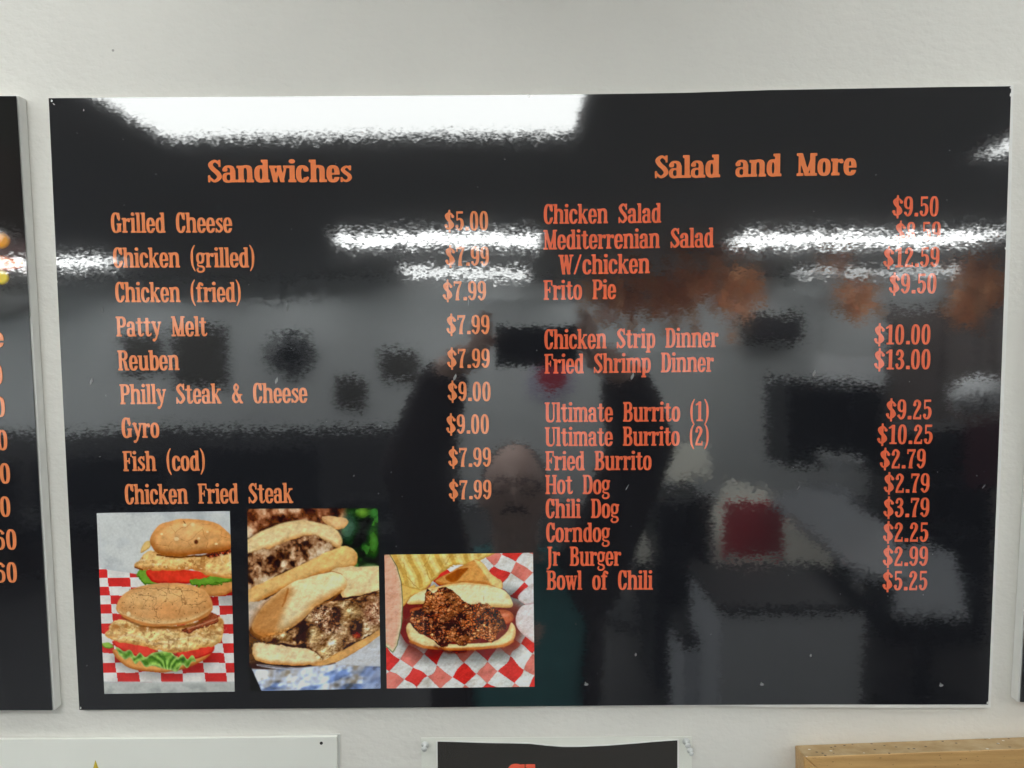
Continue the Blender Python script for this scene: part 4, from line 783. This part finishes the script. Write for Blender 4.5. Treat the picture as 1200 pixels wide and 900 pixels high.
kk = mth(nt2, 'MULTIPLY', mth(nt2, 'LESS_THAN', vd.outputs['Distance'], .3), mth(nt2, 'LESS_THAN', sp_.outputs[0], .05)); mx2 = N(nt2, 'ShaderNodeMix', data_type='RGBA'); nt2.links.new(kk, mx2.inputs[0]); nt2.links.new(mx.outputs[2], mx2.inputs[6]); mx2.inputs[7].default_value = (.75, .72, .64, 1)
nt2.links.new(mx2.outputs[2], b2.inputs['Base Color']); b2.inputs['Roughness'].default_value = .6
fr = empty('picture_frame', tuple(W(1066, 900, 0)), 'honey oak picture frame standing proud of the wall, cut off by the lower right corner', 'picture frame')
FD = .030                                             # the frame stands this far off the wall
TLb, TRb = W(931.5, 873.2, YW), W(1216, 861.4, YW)
tl, tr_ = W(942, 886.6, YW-FD), W(1216, 876.6, YW-FD)
ang = math.atan2(tr_[2]-tl[2], tr_[0]-tl[0]); L_ = .62; Hh = .42; RW = .045
ca, sa = math.cos(ang), math.sin(ang)
def fp(x, z, y, base): return (base[0]+x*ca-z*sa*1.0, y, base[2]+x*sa+z*ca)
def rail(name, pts_front, pts_back, mat, mat_top=None):
    V = [tuple(p) for p in pts_front]+[tuple(p) for p in pts_back]
    me = bpy.data.meshes.new(name); me.from_pydata(V, [], [[0, 1, 2, 3], [7, 6, 5, 4], [0, 4, 5, 1], [1, 5, 6, 2], [2, 6, 7, 3], [3, 7, 4, 0]])
    o = link(name, me, mat, fr)
    if mat_top: me.materials.append(mat_top); me.polygons[2].material_index = 1
    bv = o.modifiers.new('round', 'BEVEL'); bv.width = .0012; bv.segments = 2
    return o
yf, yb = YW-FD, YW
def corner(x, z, y):                                   # taper: the back outline follows the photograph, the front is inset a little
    f = (y-yf)/(yb-yf); base = tl*(1-f)+TLb*f; return fp(x, z, y, base)
dx = 0
rail('top_rail', [corner(0, 0, yf), corner(L_, 0, yf), corner(L_-RW, -RW, yf), corner(RW, -RW, yf)], [corner(0, 0, yb), corner(L_, 0, yb), corner(L_-RW, -RW, yb), corner(RW, -RW, yb)], m_oak, m_dust)
rail('side_rail', [corner(0, 0, yf), corner(RW, -RW, yf), corner(RW, -Hh+RW, yf), corner(0, -Hh, yf)], [corner(0, 0, yb), corner(RW, -RW, yb), corner(RW, -Hh+RW, yb), corner(0, -Hh, yb)], m_oak)
rail('side_rail', [corner(L_, 0, yf), corner(L_, -Hh, yf), corner(L_-RW, -Hh+RW, yf), corner(L_-RW, -RW, yf)], [corner(L_, 0, yb), corner(L_, -Hh, yb), corner(L_-RW, -Hh+RW, yb), corner(L_-RW, -RW, yb)], m_oak)
rail('bottom_rail', [corner(0, -Hh, yf), corner(RW, -Hh+RW, yf), corner(L_-RW, -Hh+RW, yf), corner(L_, -Hh, yf)], [corner(0, -Hh, yb), corner(RW, -Hh+RW, yb), corner(L_-RW, -Hh+RW, yb), corner(L_, -Hh, yb)], m_oak)
me = bpy.data.meshes.new('glazed_print'); me.from_pydata([corner(RW-.004, -RW+.004, yb-.008), corner(L_-RW+.004, -RW+.004, yb-.008), corner(L_-RW+.004, -Hh+RW-.004, yb-.008), corner(RW-.004, -Hh+RW-.004, yb-.008)], [], [[3, 2, 1, 0]]); link('glazed_print', me, simple('dark_print', (.08, .07, .06), .1, .2), fr)
# ================================================================ the room behind the camera, seen only mirrored in the gloss
M_ = {k: simple(k, *a) for k, a in dict(dark_felt=((.03, .026, .03), .8, .2), dark_wood=((.07, .055, .048), .5, .3), olive=((.10, .09, .075), .6, .2), cream=((.86, .84, .74), .5, .05), red_plastic=((.85, .05, .07), .4, .1),
     black_vinyl=((.012, .013, .015), .45, .2), grey_laminate=((.68, .71, .76), .5, .05), paper_white=((.78, .80, .82), .7, .03), maroon=((.11, .015, .025), .5, .2), lavender=((.62, .60, .78), .5, .05), bright_red=((.55, .01, .04), .4, .1), wood_panel=((.13, .105, .095), .5, .25), steel=((.42, .44, .47), .35, .1)).items()}
def rbox(name, u0, v0, u1, v1, Y, th, mat, label, cat, group=None, bev=.01, tilt=0):
    a, c = RM(u0, v0, Y), RM(u1, v1, Y); cx, cz = (a[0]+c[0])/2, (a[2]+c[2])/2; hw, hh = abs(c[0]-a[0])/2, abs(a[2]-c[2])/2
    t = empty(name, (cx, a[1], cz-hh), label, cat, group); return t, cx, cz, hw, hh, a[1]
def framed(u0, v0, u1, v1, label, tilt=0.0, col='dark_wood'):
    t, cx, cz, hw, hh, y = rbox('wall_picture', u0, v0, u1, v1, 8.62, .03, None, label, 'wall picture', 'small pictures on the far wall')
    y = YB+.002
    box('picture', (cx-hw+.03, y, cz-hh+.03), (cx+hw-.03, y+.012, cz+hh-.03), M_['olive'], t)
    bm = bmesh.new()
    for lo, hi in (((-hw, -hh), (hw, -hh+.029)), ((-hw, hh-.029), (hw, hh)), ((-hw, -hh+.029), (-hw+.029, hh-.029)), ((hw-.029, -hh+.029), (hw, hh-.029))): bbox(bm, (cx+lo[0], y, cz+lo[1]), (cx+hi[0], y+.03, cz+hi[1]))
    bmobj('frame', bm, M_[col], t); t.rotation_euler = (0, tilt, 0)
framed(447, 414, 491, 447, 'small dark framed picture mirrored left of the phone')
framed(390, 446, 427, 478, 'small dark framed picture mirrored above the gyro price gap', .12)
framed(196, 384, 262, 454, 'large dark picture mirrored behind Philly Steak')
framed(140, 392, 186, 440, 'olive dark picture mirrored behind Reuben')
# wreath
a = RM(339, 416, 8.6); t = empty('wreath', (a[0], YB, a[2]-.3), 'round dark wreath mirrored between Reuben and the prices', 'wreath'); bm = bmesh.new(); rr = random.Random(2)
for k in range(260):
    an = rr.uniform(0, 2*math.pi); r = rr.uniform(0, .33); c = Vector((a[0]+r*math.cos(an), YB+.03+rr.uniform(0, .06), a[2]+r*.85*math.sin(an))); d = Vector((rr.uniform(-1, 1), rr.uniform(-.3, .6), rr.uniform(-1, 1))).normalized()*.05; e = d.orthogonal().normalized()*.025
    bm.faces.new([bm.verts.new(p) for p in (c-d, c+e, c+d, c-e)])
tag(bmobj('foliage', bm, M_['dark_felt'], t), kind='stuff')
# booths along the left
def booth(u0, u1, v0, Y, label):
    a, c = RM(u0, v0, Y), RM(u1, v0, Y); t = empty('booth_seat', ((a[0]+c[0])/2, a[1], 0), label, 'booth seat', 'black booth seats along the room')
    box('backrest', (a[0], a[1]-.12, .35), (c[0], a[1], a[2]), M_['black_vinyl'], t, .04); box('seat', (a[0], a[1]+.002, .30), (c[0], a[1]+.5, .47), M_['black_vinyl'], t, .04); box('plinth', (a[0]+.03, a[1]+.01, .0), (c[0]-.03, a[1]+.45, .298), M_['dark_wood'], t)
booth(40, 190, 532, 6.6, 'black booth seat mirrored behind Fish'); booth(212, 372, 522, 6.0, 'black booth seat mirrored behind Chicken Fried Steak'); booth(-260, 20, 540, 6.0, 'black booth seat near the left wall'); booth(385, 520, 585, 6.2, 'low black booth seat mirrored right of the steak line')
# round red and white sign
a = RM(647, 444, 8.5); t = empty('round_sign', (a[0], YB, a[2]-.25), 'round red and white sign mirrored between the raised arms', 'sign')
def disc(name, cx, cz, r, y0, y1, mat, par, a0=0, a1=2*math.pi, n=28, asp=1.0):
    pts = [np.array([cx+r*math.cos(a0+(a1-a0)*k/n), 0, cz+r*asp*math.sin(a0+(a1-a0)*k/n)]) for k in range(n+(0 if a1-a0 > 6 else 1))]; return prism(name, pts, y0, y1, mat, par)
disc('disc', a[0], a[2], .30, YB+.03, YB+.002, M_['lavender'], t, asp=.75); disc('red_panel', a[0]+.02, a[2]+.05, .2, YB+.04, YB+.031, M_['bright_red'], t, asp=.8)
# hanging leaf garland over the right half
def garland(pts, Y, label, dens=90, rad=.16):
    m = M_.get('leaf') or simple('dry_orange_leaf', (.95, .48, .24), .6, .35, 30); M_['leaf'] = m
    a = RM(*pts[0], Y); t = empty('leaf_garland', tuple(a), label, 'garland', 'orange leaf garlands under the ceiling'); bm = bmesh.new()
    W_ = [Vector(RM(u, v, Y)) for u, v in pts]; tube(bm, W_, .012, 6); bmobj('cord', bm, M_['dark_wood'], t); bm = bmesh.new()
    for p, q in zip(W_[:-1], W_[1:]):
        for _ in range(dens):
            c = p.lerp(q, rr.random())+Vector((rr.gauss(0, 1), rr.gauss(0, .6), rr.gauss(-.15, 1)))*rad*.45; d = Vector((rr.uniform(-1, 1), rr.uniform(-1, 1), rr.uniform(-1, 1))).normalized()*.055; e = d.orthogonal().normalized()*.04
            bm.faces.new([bm.verts.new(p_) for p_ in (c-d, c+e, c+d, c-e)])
    tag(bmobj('leaves', bm, m, t), kind='stuff')
garland([(705, 350), (740, 340), (775, 350), (800, 330), (835, 312)], 5.4, 'thick orange leaf garland mirrored right of Frito Pie', 78, .24)
garland([(835, 335), (860, 350), (880, 325)], 5.4, 'orange leaf cluster mirrored between the garland and the light', 56, .21)
garland([(960, 240), (1010, 240), (1045, 238)], 5.4, 'faint orange leaf strand mirrored above the salad light', 28, .16)
garland([(995, 345), (1015, 352)], 5.4, 'small orange leaf cluster mirrored left of the last salad price', 56, .16)
garland([(1125, 325), (1150, 330), (1160, 335)], 5.4, 'orange leaf cluster mirrored at the right edge of the board', 60, .19)
garland([(1128, 350), (1138, 366)], 5.4, 'small orange leaf cluster hanging lowest at the right', 40, .13)
garland([(965, 302), (990, 300)], 5.4, 'small orange leaf cluster mirrored between the two light bars', 30, .14)
# tables
def slabpoly(name, px, z, th, mat, par):
    pts = [RZ(u, v, z) for u, v in px]; n = len(pts); V = [(p[0], p[1], z) for p in pts]+[(p[0], p[1], z-th) for p in pts]
    bm = bmesh.new(); vv = [bm.verts.new(v) for v in V]; bm.faces.new(vv[:n]); bm.faces.new(vv[n:][::-1])
    for i in range(n): bm.faces.new([vv[i], vv[i+n], vv[(i+1) % n+n], vv[(i+1) % n]])
    bmobj(name, bm, mat, par); return pts
def table(px, label, mat='cream', z=.75):
    c = np.mean([RZ(u, v, z) for u, v in px], 0); t = empty('dining_table', (c[0], c[1], 0), label, 'table', 'dining tables with pale tops')
    pts = slabpoly('table_top', px, z, .035, M_[mat], t); bm = bmesh.new(); tube(bm, [(c[0], c[1], .03), (c[0], c[1], z-.036)], .045, 12); bmobj('pedestal', bm, M_['black_vinyl'], t)
    bm = bmesh.new(); tube(bm, [(c[0], c[1], 0), (c[0], c[1], .029)], .26, 20); bmobj('base', bm, M_['black_vinyl'], t)
table([(838, 660), (860, 668), (992, 668), (930, 618), (898, 580), (850, 568), (836, 600)], 'dining table with a pale top mirrored behind the red chair')
table([(764, 566), (832, 560), (826, 520), (776, 522)], 'far pale table mirrored right of Fried Burrito')
table([(740, 652), (764, 656), (772, 585), (755, 570), (745, 590)], 'narrow pale table edge mirrored beside the right arm')
table([(1045, 716), (1135, 720), (1118, 650), (1085, 636), (1052, 640)], 'grey topped table mirrored beside the Bowl of Chili price', 'steel')
# red chair
a, c = RM(848, 592, 3.75), RM(918, 655, 3.75); t = empty('chair', ((a[0]+c[0])/2, a[1], 0), 'red chair drawn up to the pale table', 'chair')
box('backrest', (a[0], a[1]-.03, c[2]), (c[0], a[1], a[2]), M_['red_plastic'], t, .012); box('seat', (a[0], a[1]-.42, .43), (c[0], a[1], .47), M_['red_plastic'], t, .01)
for sx in (a[0]+.02, c[0]-.02):
    for sy in (a[1]-.40, a[1]-.015):
        bm = bmesh.new(); tube(bm, [(sx, sy, 0), (sx, sy, .429 if sy < a[1]-.1 else c[2]-.001)], .012, 8); bmobj('leg', bm, M_['steel'], t)
# near cabinet with black top
a, c = RM(845, 710, 2.6), RM(1014, 710, 2.6); z1 = a[2]; t = empty('cabinet', ((a[0]+c[0])/2, a[1], 0), 'grey cabinet with a black top mirrored at the lower right', 'cabinet')
box('cabinet_body', (a[0], a[1]-.45, .08), (c[0], a[1], z1-.03), M_['grey_laminate'], t, .004); box('counter_top', (a[0]-.01, a[1]-.48, z1-.029), (c[0]+.03, a[1]+.006, z1), M_['black_vinyl'], t, .004); box('plinth', (a[0]+.02, a[1]-.43, 0), (c[0]-.02, a[1]-.03, .079), M_['black_vinyl'], t)
a, c = RM(802, 745, 2.9), RM(838, 745, 2.9); t = empty('waste_bin', ((a[0]+c[0])/2, a[1], 0), 'slim grey bin mirrored left of the cabinet', 'bin'); box('bin_body', (a[0], a[1]-.25, .0), (c[0], a[1], a[2]-.05), M_['grey_laminate'], t, .01); box('lid', (a[0]-.005, a[1]-.255, a[2]-.049), (c[0]+.005, a[1]+.005, a[2]), M_['black_vinyl'], t, .008)
# dark shelf unit with small things, dark till screen
def shelf(u0, v0, u1, v1, Y, label, dep=.4, zb=0):
    a, c = RM(u0, v0, Y), RM(u1, v1, Y); t = empty('shelf_unit', ((a[0]+c[0])/2, a[1], 0), label, 'shelf unit'); x0, x1, zt, y = a[0], c[0], a[2], a[1]
    box('side_panel', (x0, y-dep, zb), (x0+.03, y, zt), M_['black_vinyl'], t); box('side_panel', (x1-.03, y-dep, zb), (x1, y, zt), M_['black_vinyl'], t); box('back_panel', (x0+.031, y-dep, zb), (x1-.031, y-dep+.02, zt), M_['black_vinyl'], t)
    n = int((zt-zb)/.3)
    for k in range(n+1): z = zb+.01+k*(zt-zb-.04)/n; box('shelf', (x0+.031, y-dep+.021, z), (x1-.031, y-.005, z+.025), M_['black_vinyl'], t)
    return t, x0, x1, y, zt
shelf(925, 449, 1035, 560, 4.3, 'black shelf unit mirrored left of the lower price column', zb=1.22)
table([(902, 590), (955, 566), (1040, 620), (1062, 676), (1000, 668)], 'dark grey topped table mirrored under the black shelf unit', 'steel', 1.15)
shelf(772, 590, 832, 700, 4.0, 'low black shelf unit mirrored left of the pale table'); shelf(1050, 500, 1160, 700, 4.6, 'wide black shelf unit mirrored at the right of the board')
for (u, v, lab) in ((982, 542, 'white bowl on the black shelf'), (970, 583, 'grey bowl on the lower black shelf')):
    a = RM(u, v, 4.15); t = empty('bowl', (a[0], a[1], a[2]-.04), lab, 'bowl'); bm = bmesh.new(); rings = []
    for (r, dz) in ((.05, -.04), (.11, .0), (.13, .04), (.12, .04), (.10, .005)): rings.append([bm.verts.new((a[0]+r*math.cos(q*.314159), a[1]+r*math.sin(q*.314159), a[2]+dz)) for q in range(20)])
    for A, B in zip(rings[:-1], rings[1:]):
        for q in range(20): bm.faces.new([A[q], A[(q+1) % 20], B[(q+1) % 20], B[q]])
    bm.faces.new(rings[0]); bm.faces.new(rings[-1]); bmobj('bowl_shell', bm, M_['paper_white'] if v < 560 else M_['grey_laminate'], t, True)
a, c = RM(908, 363, 7.5), RM(982, 402, 7.5); t = empty('wall_speaker', ((a[0]+c[0])/2, YB, c[2]), 'olive brown box high on the far wall mirrored above the ten dollar price', 'wall box'); box('housing', (a[0], YB+.002, c[2]), (c[0], YB+.35, a[2]), M_['olive'], t, .02); box('grille', (a[0]+.04, YB+.351, c[2]+.04), (c[0]-.04, YB+.36, a[2]-.04), M_['dark_felt'], t)
a, c = RM(957, 416, 5.6), RM(1036, 446, 5.6); t = empty('hanging_sign', ((a[0]+c[0])/2, a[1], c[2]), 'white card sign mirrored left of the thirteen dollar price', 'sign'); box('card', (a[0], a[1]-.01, c[2]), (c[0], a[1], a[2]), M_['paper_white'], t)
for x in (a[0]+.05, c[0]-.05): bm = bmesh.new(); tube(bm, [(x, a[1]-.005, a[2]), (x, a[1]-.005, CEIL)], .003, 6); bmobj('string', bm, M_['dark_wood'], t)
a = RM(1146, 462, 4.6); t = empty('pendant_lamp', (a[0], a[1], CEIL), 'round pale unlit lamp shade mirrored near the right edge', 'lamp'); bm = bmesh.new(); ball(bm, a, .15, (1.1, 1, .85)); bmobj('shade', bm, M_['paper_white'], t, True); bm = bmesh.new(); tube(bm, [(a[0], a[1], a[2]+.12), (a[0], a[1], CEIL)], .006, 6); bmobj('cord', bm, M_['black_vinyl'], t)
a, c = RM(1132, 492, 4.2), RM(1180, 570, 4.2); t = empty('banner', ((a[0]+c[0])/2, a[1], c[2]), 'maroon cloth banner mirrored at the right edge', 'banner'); box('cloth', (a[0], a[1]-.015, c[2]), (c[0], a[1], a[2]), M_['maroon'], t, .004)
a = RM(738, 478, 6.5); t = empty('paper_note', (a[0], a[1], a[2]), 'pale hanging card mirrored behind the right arm', 'card'); box('card', (a[0]-.08, a[1]-.01, a[2]-.14), (a[0]+.1, a[1], a[2]+.12), M_['paper_white'], t); bm = bmesh.new(); tube(bm, [(a[0], a[1]-.005, a[2]+.12), (a[0], a[1]-.005, CEIL)], .003, 6); bmobj('string', bm, M_['dark_wood'], t)

a, c = RM(1046, 352, 7.6), RM(1420, 352, 7.6); t = empty('room_divider', ((a[0]+c[0])/2, a[1], 0), 'dark brown panelled room divider mirrored at the upper right', 'room divider')
nd_ = 6; wd = (c[0]-a[0])/nd_
for k in range(nd_): box('panel', (a[0]+k*wd+.02, a[1]-.05, .08), (a[0]+(k+1)*wd-.02, a[1]-.02, a[2]-.06), M_['wood_panel'], t, .006)
for k in range(nd_+1): box('post', (a[0]+k*wd-.018, a[1]-.06, 0), (a[0]+k*wd+.018, a[1], a[2]), M_['dark_wood'], t, .004)
# ---------------------------------------------------------------- the person holding the phone
m_skin = simple('skin', (.86, .62, .54), .5, .08, 30); m_jacket = simple('dark_brown_jacket', (.045, .032, .032), .8, .2, 30); m_shirt = simple('teal_shirt', (.10, .40, .42), .8, .15, 30); m_trouser = simple('dark_trousers', (.02, .02, .025), .8, .1)
m_hair = simple('grey_brown_hair', (.09, .06, .05), .7, .2, 60)
DC = -CAM[1]
hd = Vector(RM(603, 578, DC*2+.27)); 
per = empty('person', (hd.x+.02, hd.y-.02, 0), 'person in an open dark jacket and teal shirt holding up a phone with both hands', 'person')
def remesh(o, vx, sm=True):
    m = o.modifiers.new('fuse', 'REMESH'); m.mode = 'VOXEL'; m.voxel_size = vx; m.use_smooth_shade = True
    if sm: s = o.modifiers.new('smooth', 'SMOOTH'); s.factor = .5; s.iterations = 3
    return o
HROT = Matrix.Rotation(math.radians(20), 3, 'X')
def HP(o): return hd+HROT@Vector(o)
def hrot(bm, n0):
    for v in list(bm.verts)[n0:]: v.co = hd+HROT@(v.co-hd)
bm = bmesh.new()
# head: an egg shaped by a few folds
vs_ = ball(bm, (0, 0, 0), 1.0, seg=48, rings=32)
for v in vs_:
    x, y, z = v.co; X_, Y_, Z_ = x*.078, y*.098, z*.120
    if z < 0: X_ *= 1-.30*(-z)**1.5; Y_ *= 1-.12*(-z)
    g = lambda cx, cz, sx, sz: math.exp(-((x-cx)/sx)**2-((z-cz)/sz)**2)
    if y > 0:
        Y_ += .024*g(0, -.18, .13, .17)+.010*g(0, .02, .10, .22)+.008*g(0, -.52, .34, .10)+.010*g(0, -.82, .3, .16)+.007*g(0, .2, .55, .09)
        Y_ -= .014*g(.40, .06, .2, .12)+.014*g(-.40, .06, .2, .12)+.005*g(0, -.60, .3, .035)+.006*g(.6, -.4, .2, .25)+.006*g(-.6, -.4, .2, .25)
    v.co = hd+Vector((X_, Y_, Z_))
for sx in (-1, 1):
    ball(bm, hd+Vector((sx*.080, -.004, -.004)), .03, (.35, .7, 1.1)); ball(bm, hd+Vector((sx*.031, .080, .006)), .0135)
bm.verts.ensure_lookup_table(); hrot(bm, 0)
tube(bm, [hd+Vector((0, -.03, -.06)), hd+Vector((0, -.045, -.14)), hd+Vector((0, -.06, -.21))], [.058, .056, .066], 20)
PX = {}
def rm(u, v, Y): return Vector(RM(u, v, Y))
sh = {-1: hd+Vector((-.185, -.07, -.235)), 1: hd+Vector((.185, -.07, -.235))}
el = {-1: rm(486, 545, 1.50), 1: rm(752, 520, 1.50)}
wr = {-1: rm(528, 425, 1.42), 1: rm(728, 432, 1.42)}
ph_c = {-1: CAM+np.array([-.052, 0, 0]), 1: CAM+np.array([.118, 0, 0])}
tube(bm, [hd+Vector((0, -.07, -.19)), hd+Vector((0, -.075, -.30)), hd+Vector((0, -.08, -.5)), hd+Vector((0, -.08, -.74))], [.08, .14, .135, .15], 20)
for sx in (-1, 1):
    tube(bm, [sh[sx]-Vector((sx*.1, 0, -.02)), sh[sx], sh[sx].lerp(el[sx], .5), el[sx], el[sx].lerp(wr[sx], .35), wr[sx]], [.06, .058, .048, .042, .042, .028], 14)
    tube(bm, [hd+Vector((sx*.09, -.08, -.72)), hd+Vector((sx*.10, -.07, -1.15)), Vector((hd.x+sx*.11, hd.y-.08, .08))], [.085, .062, .042], 14)
    tube(bm, [Vector((hd.x+sx*.11, hd.y-.11, .05)), Vector((hd.x+sx*.12, hd.y+.10, .04))], [.045, .035], 10)
    # palm and fingers gripping the short edge of the phone
    edge = Vector(ph_c[sx]); pal = edge+Vector((sx*.030, -.020, -.032)); wv = wr[sx]
    tube(bm, [wv, wv.lerp(pal, .5), pal], [.027, .030, .024], 12)
    ball(bm, pal+Vector((sx*.004, -.006, .0)), .03, (.7, .6, 1.1))
    for k, (dz, ln) in enumerate(((.036, .9), (.016, 1.0), (-.004, .95), (-.022, .8))):
        b0 = pal+Vector((sx*.006, .004, dz+.010)); f1 = edge+Vector((sx*.016, .004, dz+.004)); f2 = edge+Vector((sx*.013-.0*sx, .016, dz+.006)); f3 = edge+Vector((-sx*.004*ln, .0165, dz+.008))
        tube(bm, [b0, f1, f2, f3], [.0095, .009, .0085, .007], 8)
    th0 = pal+Vector((-sx*.004, -.006, .01)); tube(bm, [th0, edge+Vector((-sx*.004, -.022, -.008)), edge+Vector((-sx*.028, -.0185, .006))], [.012, .0105, .008], 8)
remesh(bmobj('body', bm, m_skin, per), .0045)
def ellipse_sheet(bm, rings_, a0, a1, n=26, closed=False, th=.008):
    """rings of (centre, rx, ry); angle 0 is the front"""
    outr, inr = [], []
    for (c, rx, ry) in rings_:
        for lst, o in ((outr, 0), (inr, -th)):
            lst.append([bm.verts.new((c[0]+(rx+o)*math.sin(a0+(a1-a0)*k/n), c[1]+(ry+o)*math.cos(a0+(a1-a0)*k/n), c[2])) for k in range(n+1)])
    for i in range(len(rings_)-1):
        for k in range(n):
            bm.faces.new([outr[i][k], outr[i][k+1], outr[i+1][k+1], outr[i+1][k]]); bm.faces.new([inr[i][k+1], inr[i][k], inr[i+1][k], inr[i+1][k+1]])
        bm.faces.new([outr[i][0], outr[i+1][0], inr[i+1][0], inr[i][0]]); bm.faces.new([outr[i][n], inr[i][n], inr[i+1][n], outr[i+1][n]])
    for k in range(n):
        bm.faces.new([outr[0][k+1], outr[0][k], inr[0][k], inr[0][k+1]]); bm.faces.new([outr[-1][k], outr[-1][k+1], inr[-1][k+1], inr[-1][k]])
T = lambda dz, dy=-.075: (hd.x, hd.y+dy, hd.z+dz)
bm = bmesh.new(); rg = [(T(-.165), .10, .085), (T(-.21), .16, .10), (T(-.27), .20, .125), (T(-.40), .195, .14), (T(-.55), .175, .135), (T(-.72), .185, .14)]
ellipse_sheet(bm, rg, 0.0, 2*math.pi-.001, 40, th=.02); 
for sx in (-1, 1): tube(bm, [sh[sx]-Vector((sx*.1, 0, -.01)), sh[sx]+Vector((0, 0, 0)), sh[sx].lerp(el[sx], .3)], [.08, .068, .06], 14)
remesh(bmobj('shirt', bm, m_shirt, per), .008)
bm = bmesh.new(); rg = [(T(-.155), .115, .10), (T(-.20), .185, .115), (T(-.27), .235, .145), (T(-.40), .225, .165), (T(-.58), .215, .165), (T(-.80), .225, .175)]
ellipse_sheet(bm, rg, .95, 2*math.pi-.5, 40, th=.024)
for sx in (-1, 1): tube(bm, [sh[sx]-Vector((sx*.05, 0, -.0)), sh[sx]+Vector((0, 0, .0)), sh[sx].lerp(el[sx], .5), el[sx], el[sx].lerp(wr[sx], .5), wr[sx]-(wr[sx]-el[sx])*.08], [.09, .092, .078, .072, .062, .046], 18)
remesh(bmobj('jacket', bm, m_jacket, per), .009)
bm = bmesh.new(); tube(bm, [T(-.70, -.08), T(-.86, -.08)], [.165, .16], 20)
for sx in (-1, 1): tube(bm, [hd+Vector((sx*.085, -.08, -.80)), hd+Vector((sx*.10, -.07, -1.2)), Vector((hd.x+sx*.11, hd.y-.08, .07))], [.10, .078, .062], 16)
remesh(bmobj('trousers', bm, m_trouser, per), .010)
for sx in (-1, 1): bm = bmesh.new(); tube(bm, [Vector((hd.x+sx*.11, hd.y-.14, .052)), Vector((hd.x+sx*.115, hd.y-.02, .055)), Vector((hd.x+sx*.12, hd.y+.14, .04))], [.048, .052, .038], 14); remesh(bmobj('shoe', bm, M_['black_vinyl'], per), .008)
bm = bmesh.new(); ball(bm, hd+Vector((0, -.022, .022)), 1, (.0835, .094, .108), 32, 20)
for v in list(bm.verts):
    if v.co.z < hd.z-.02 or (v.co.y-hd.y) > .035-(v.co.z-hd.z-.02)*.25: bm.verts.remove(v)
hrot(bm, 0)
o = bmobj('hair', bm, m_hair, per, True); md = o.modifiers.new('thick', 'SOLIDIFY'); md.thickness = .008
bm = bmesh.new()
for sx in (-1, 1):
    ring_ = [hd+Vector((sx*.032+.024*math.cos(q*math.pi/8), .104-.010*abs(math.cos(q*math.pi/8)), .006+.017*math.sin(q*math.pi/8))) for q in range(17)]; tube(bm, ring_, .0022, 6)
    tube(bm, [hd+Vector((sx*.056, .094, .01)), hd+Vector((sx*.084, .0, .006))], .002, 6)
tube(bm, [hd+Vector((-.010, .106, .012)), hd+Vector((.010, .106, .012))], .002, 6); hrot(bm, 0); bmobj('glasses', bm, M_['black_vinyl'], per)
bm = bmesh.new(); tube(bm, [hd+Vector((-.030, .086, -.056)), hd+Vector((-.014, .102, -.046)), hd+Vector((0, .106, -.044)), hd+Vector((.014, .102, -.046)), hd+Vector((.030, .086, -.056))], [.004, .008, .007, .008, .004], 8); hrot(bm, 0); bmobj('moustache', bm, m_hair, per, True)
# phone: its back towards the board, the lens is where the camera looks from
c = Vector(CAM); t = empty('phone', (c.x+.033, c.y-.008, c.z-.055), 'black phone held sideways in both hands, mirrored beside Chicken Strip Dinner', 'phone')
box('phone_body', (c.x-.045, c.y-.0145, c.z-.055), (c.x+.122, c.y-.006, c.z+.022), M_['black_vinyl'], t, .003)
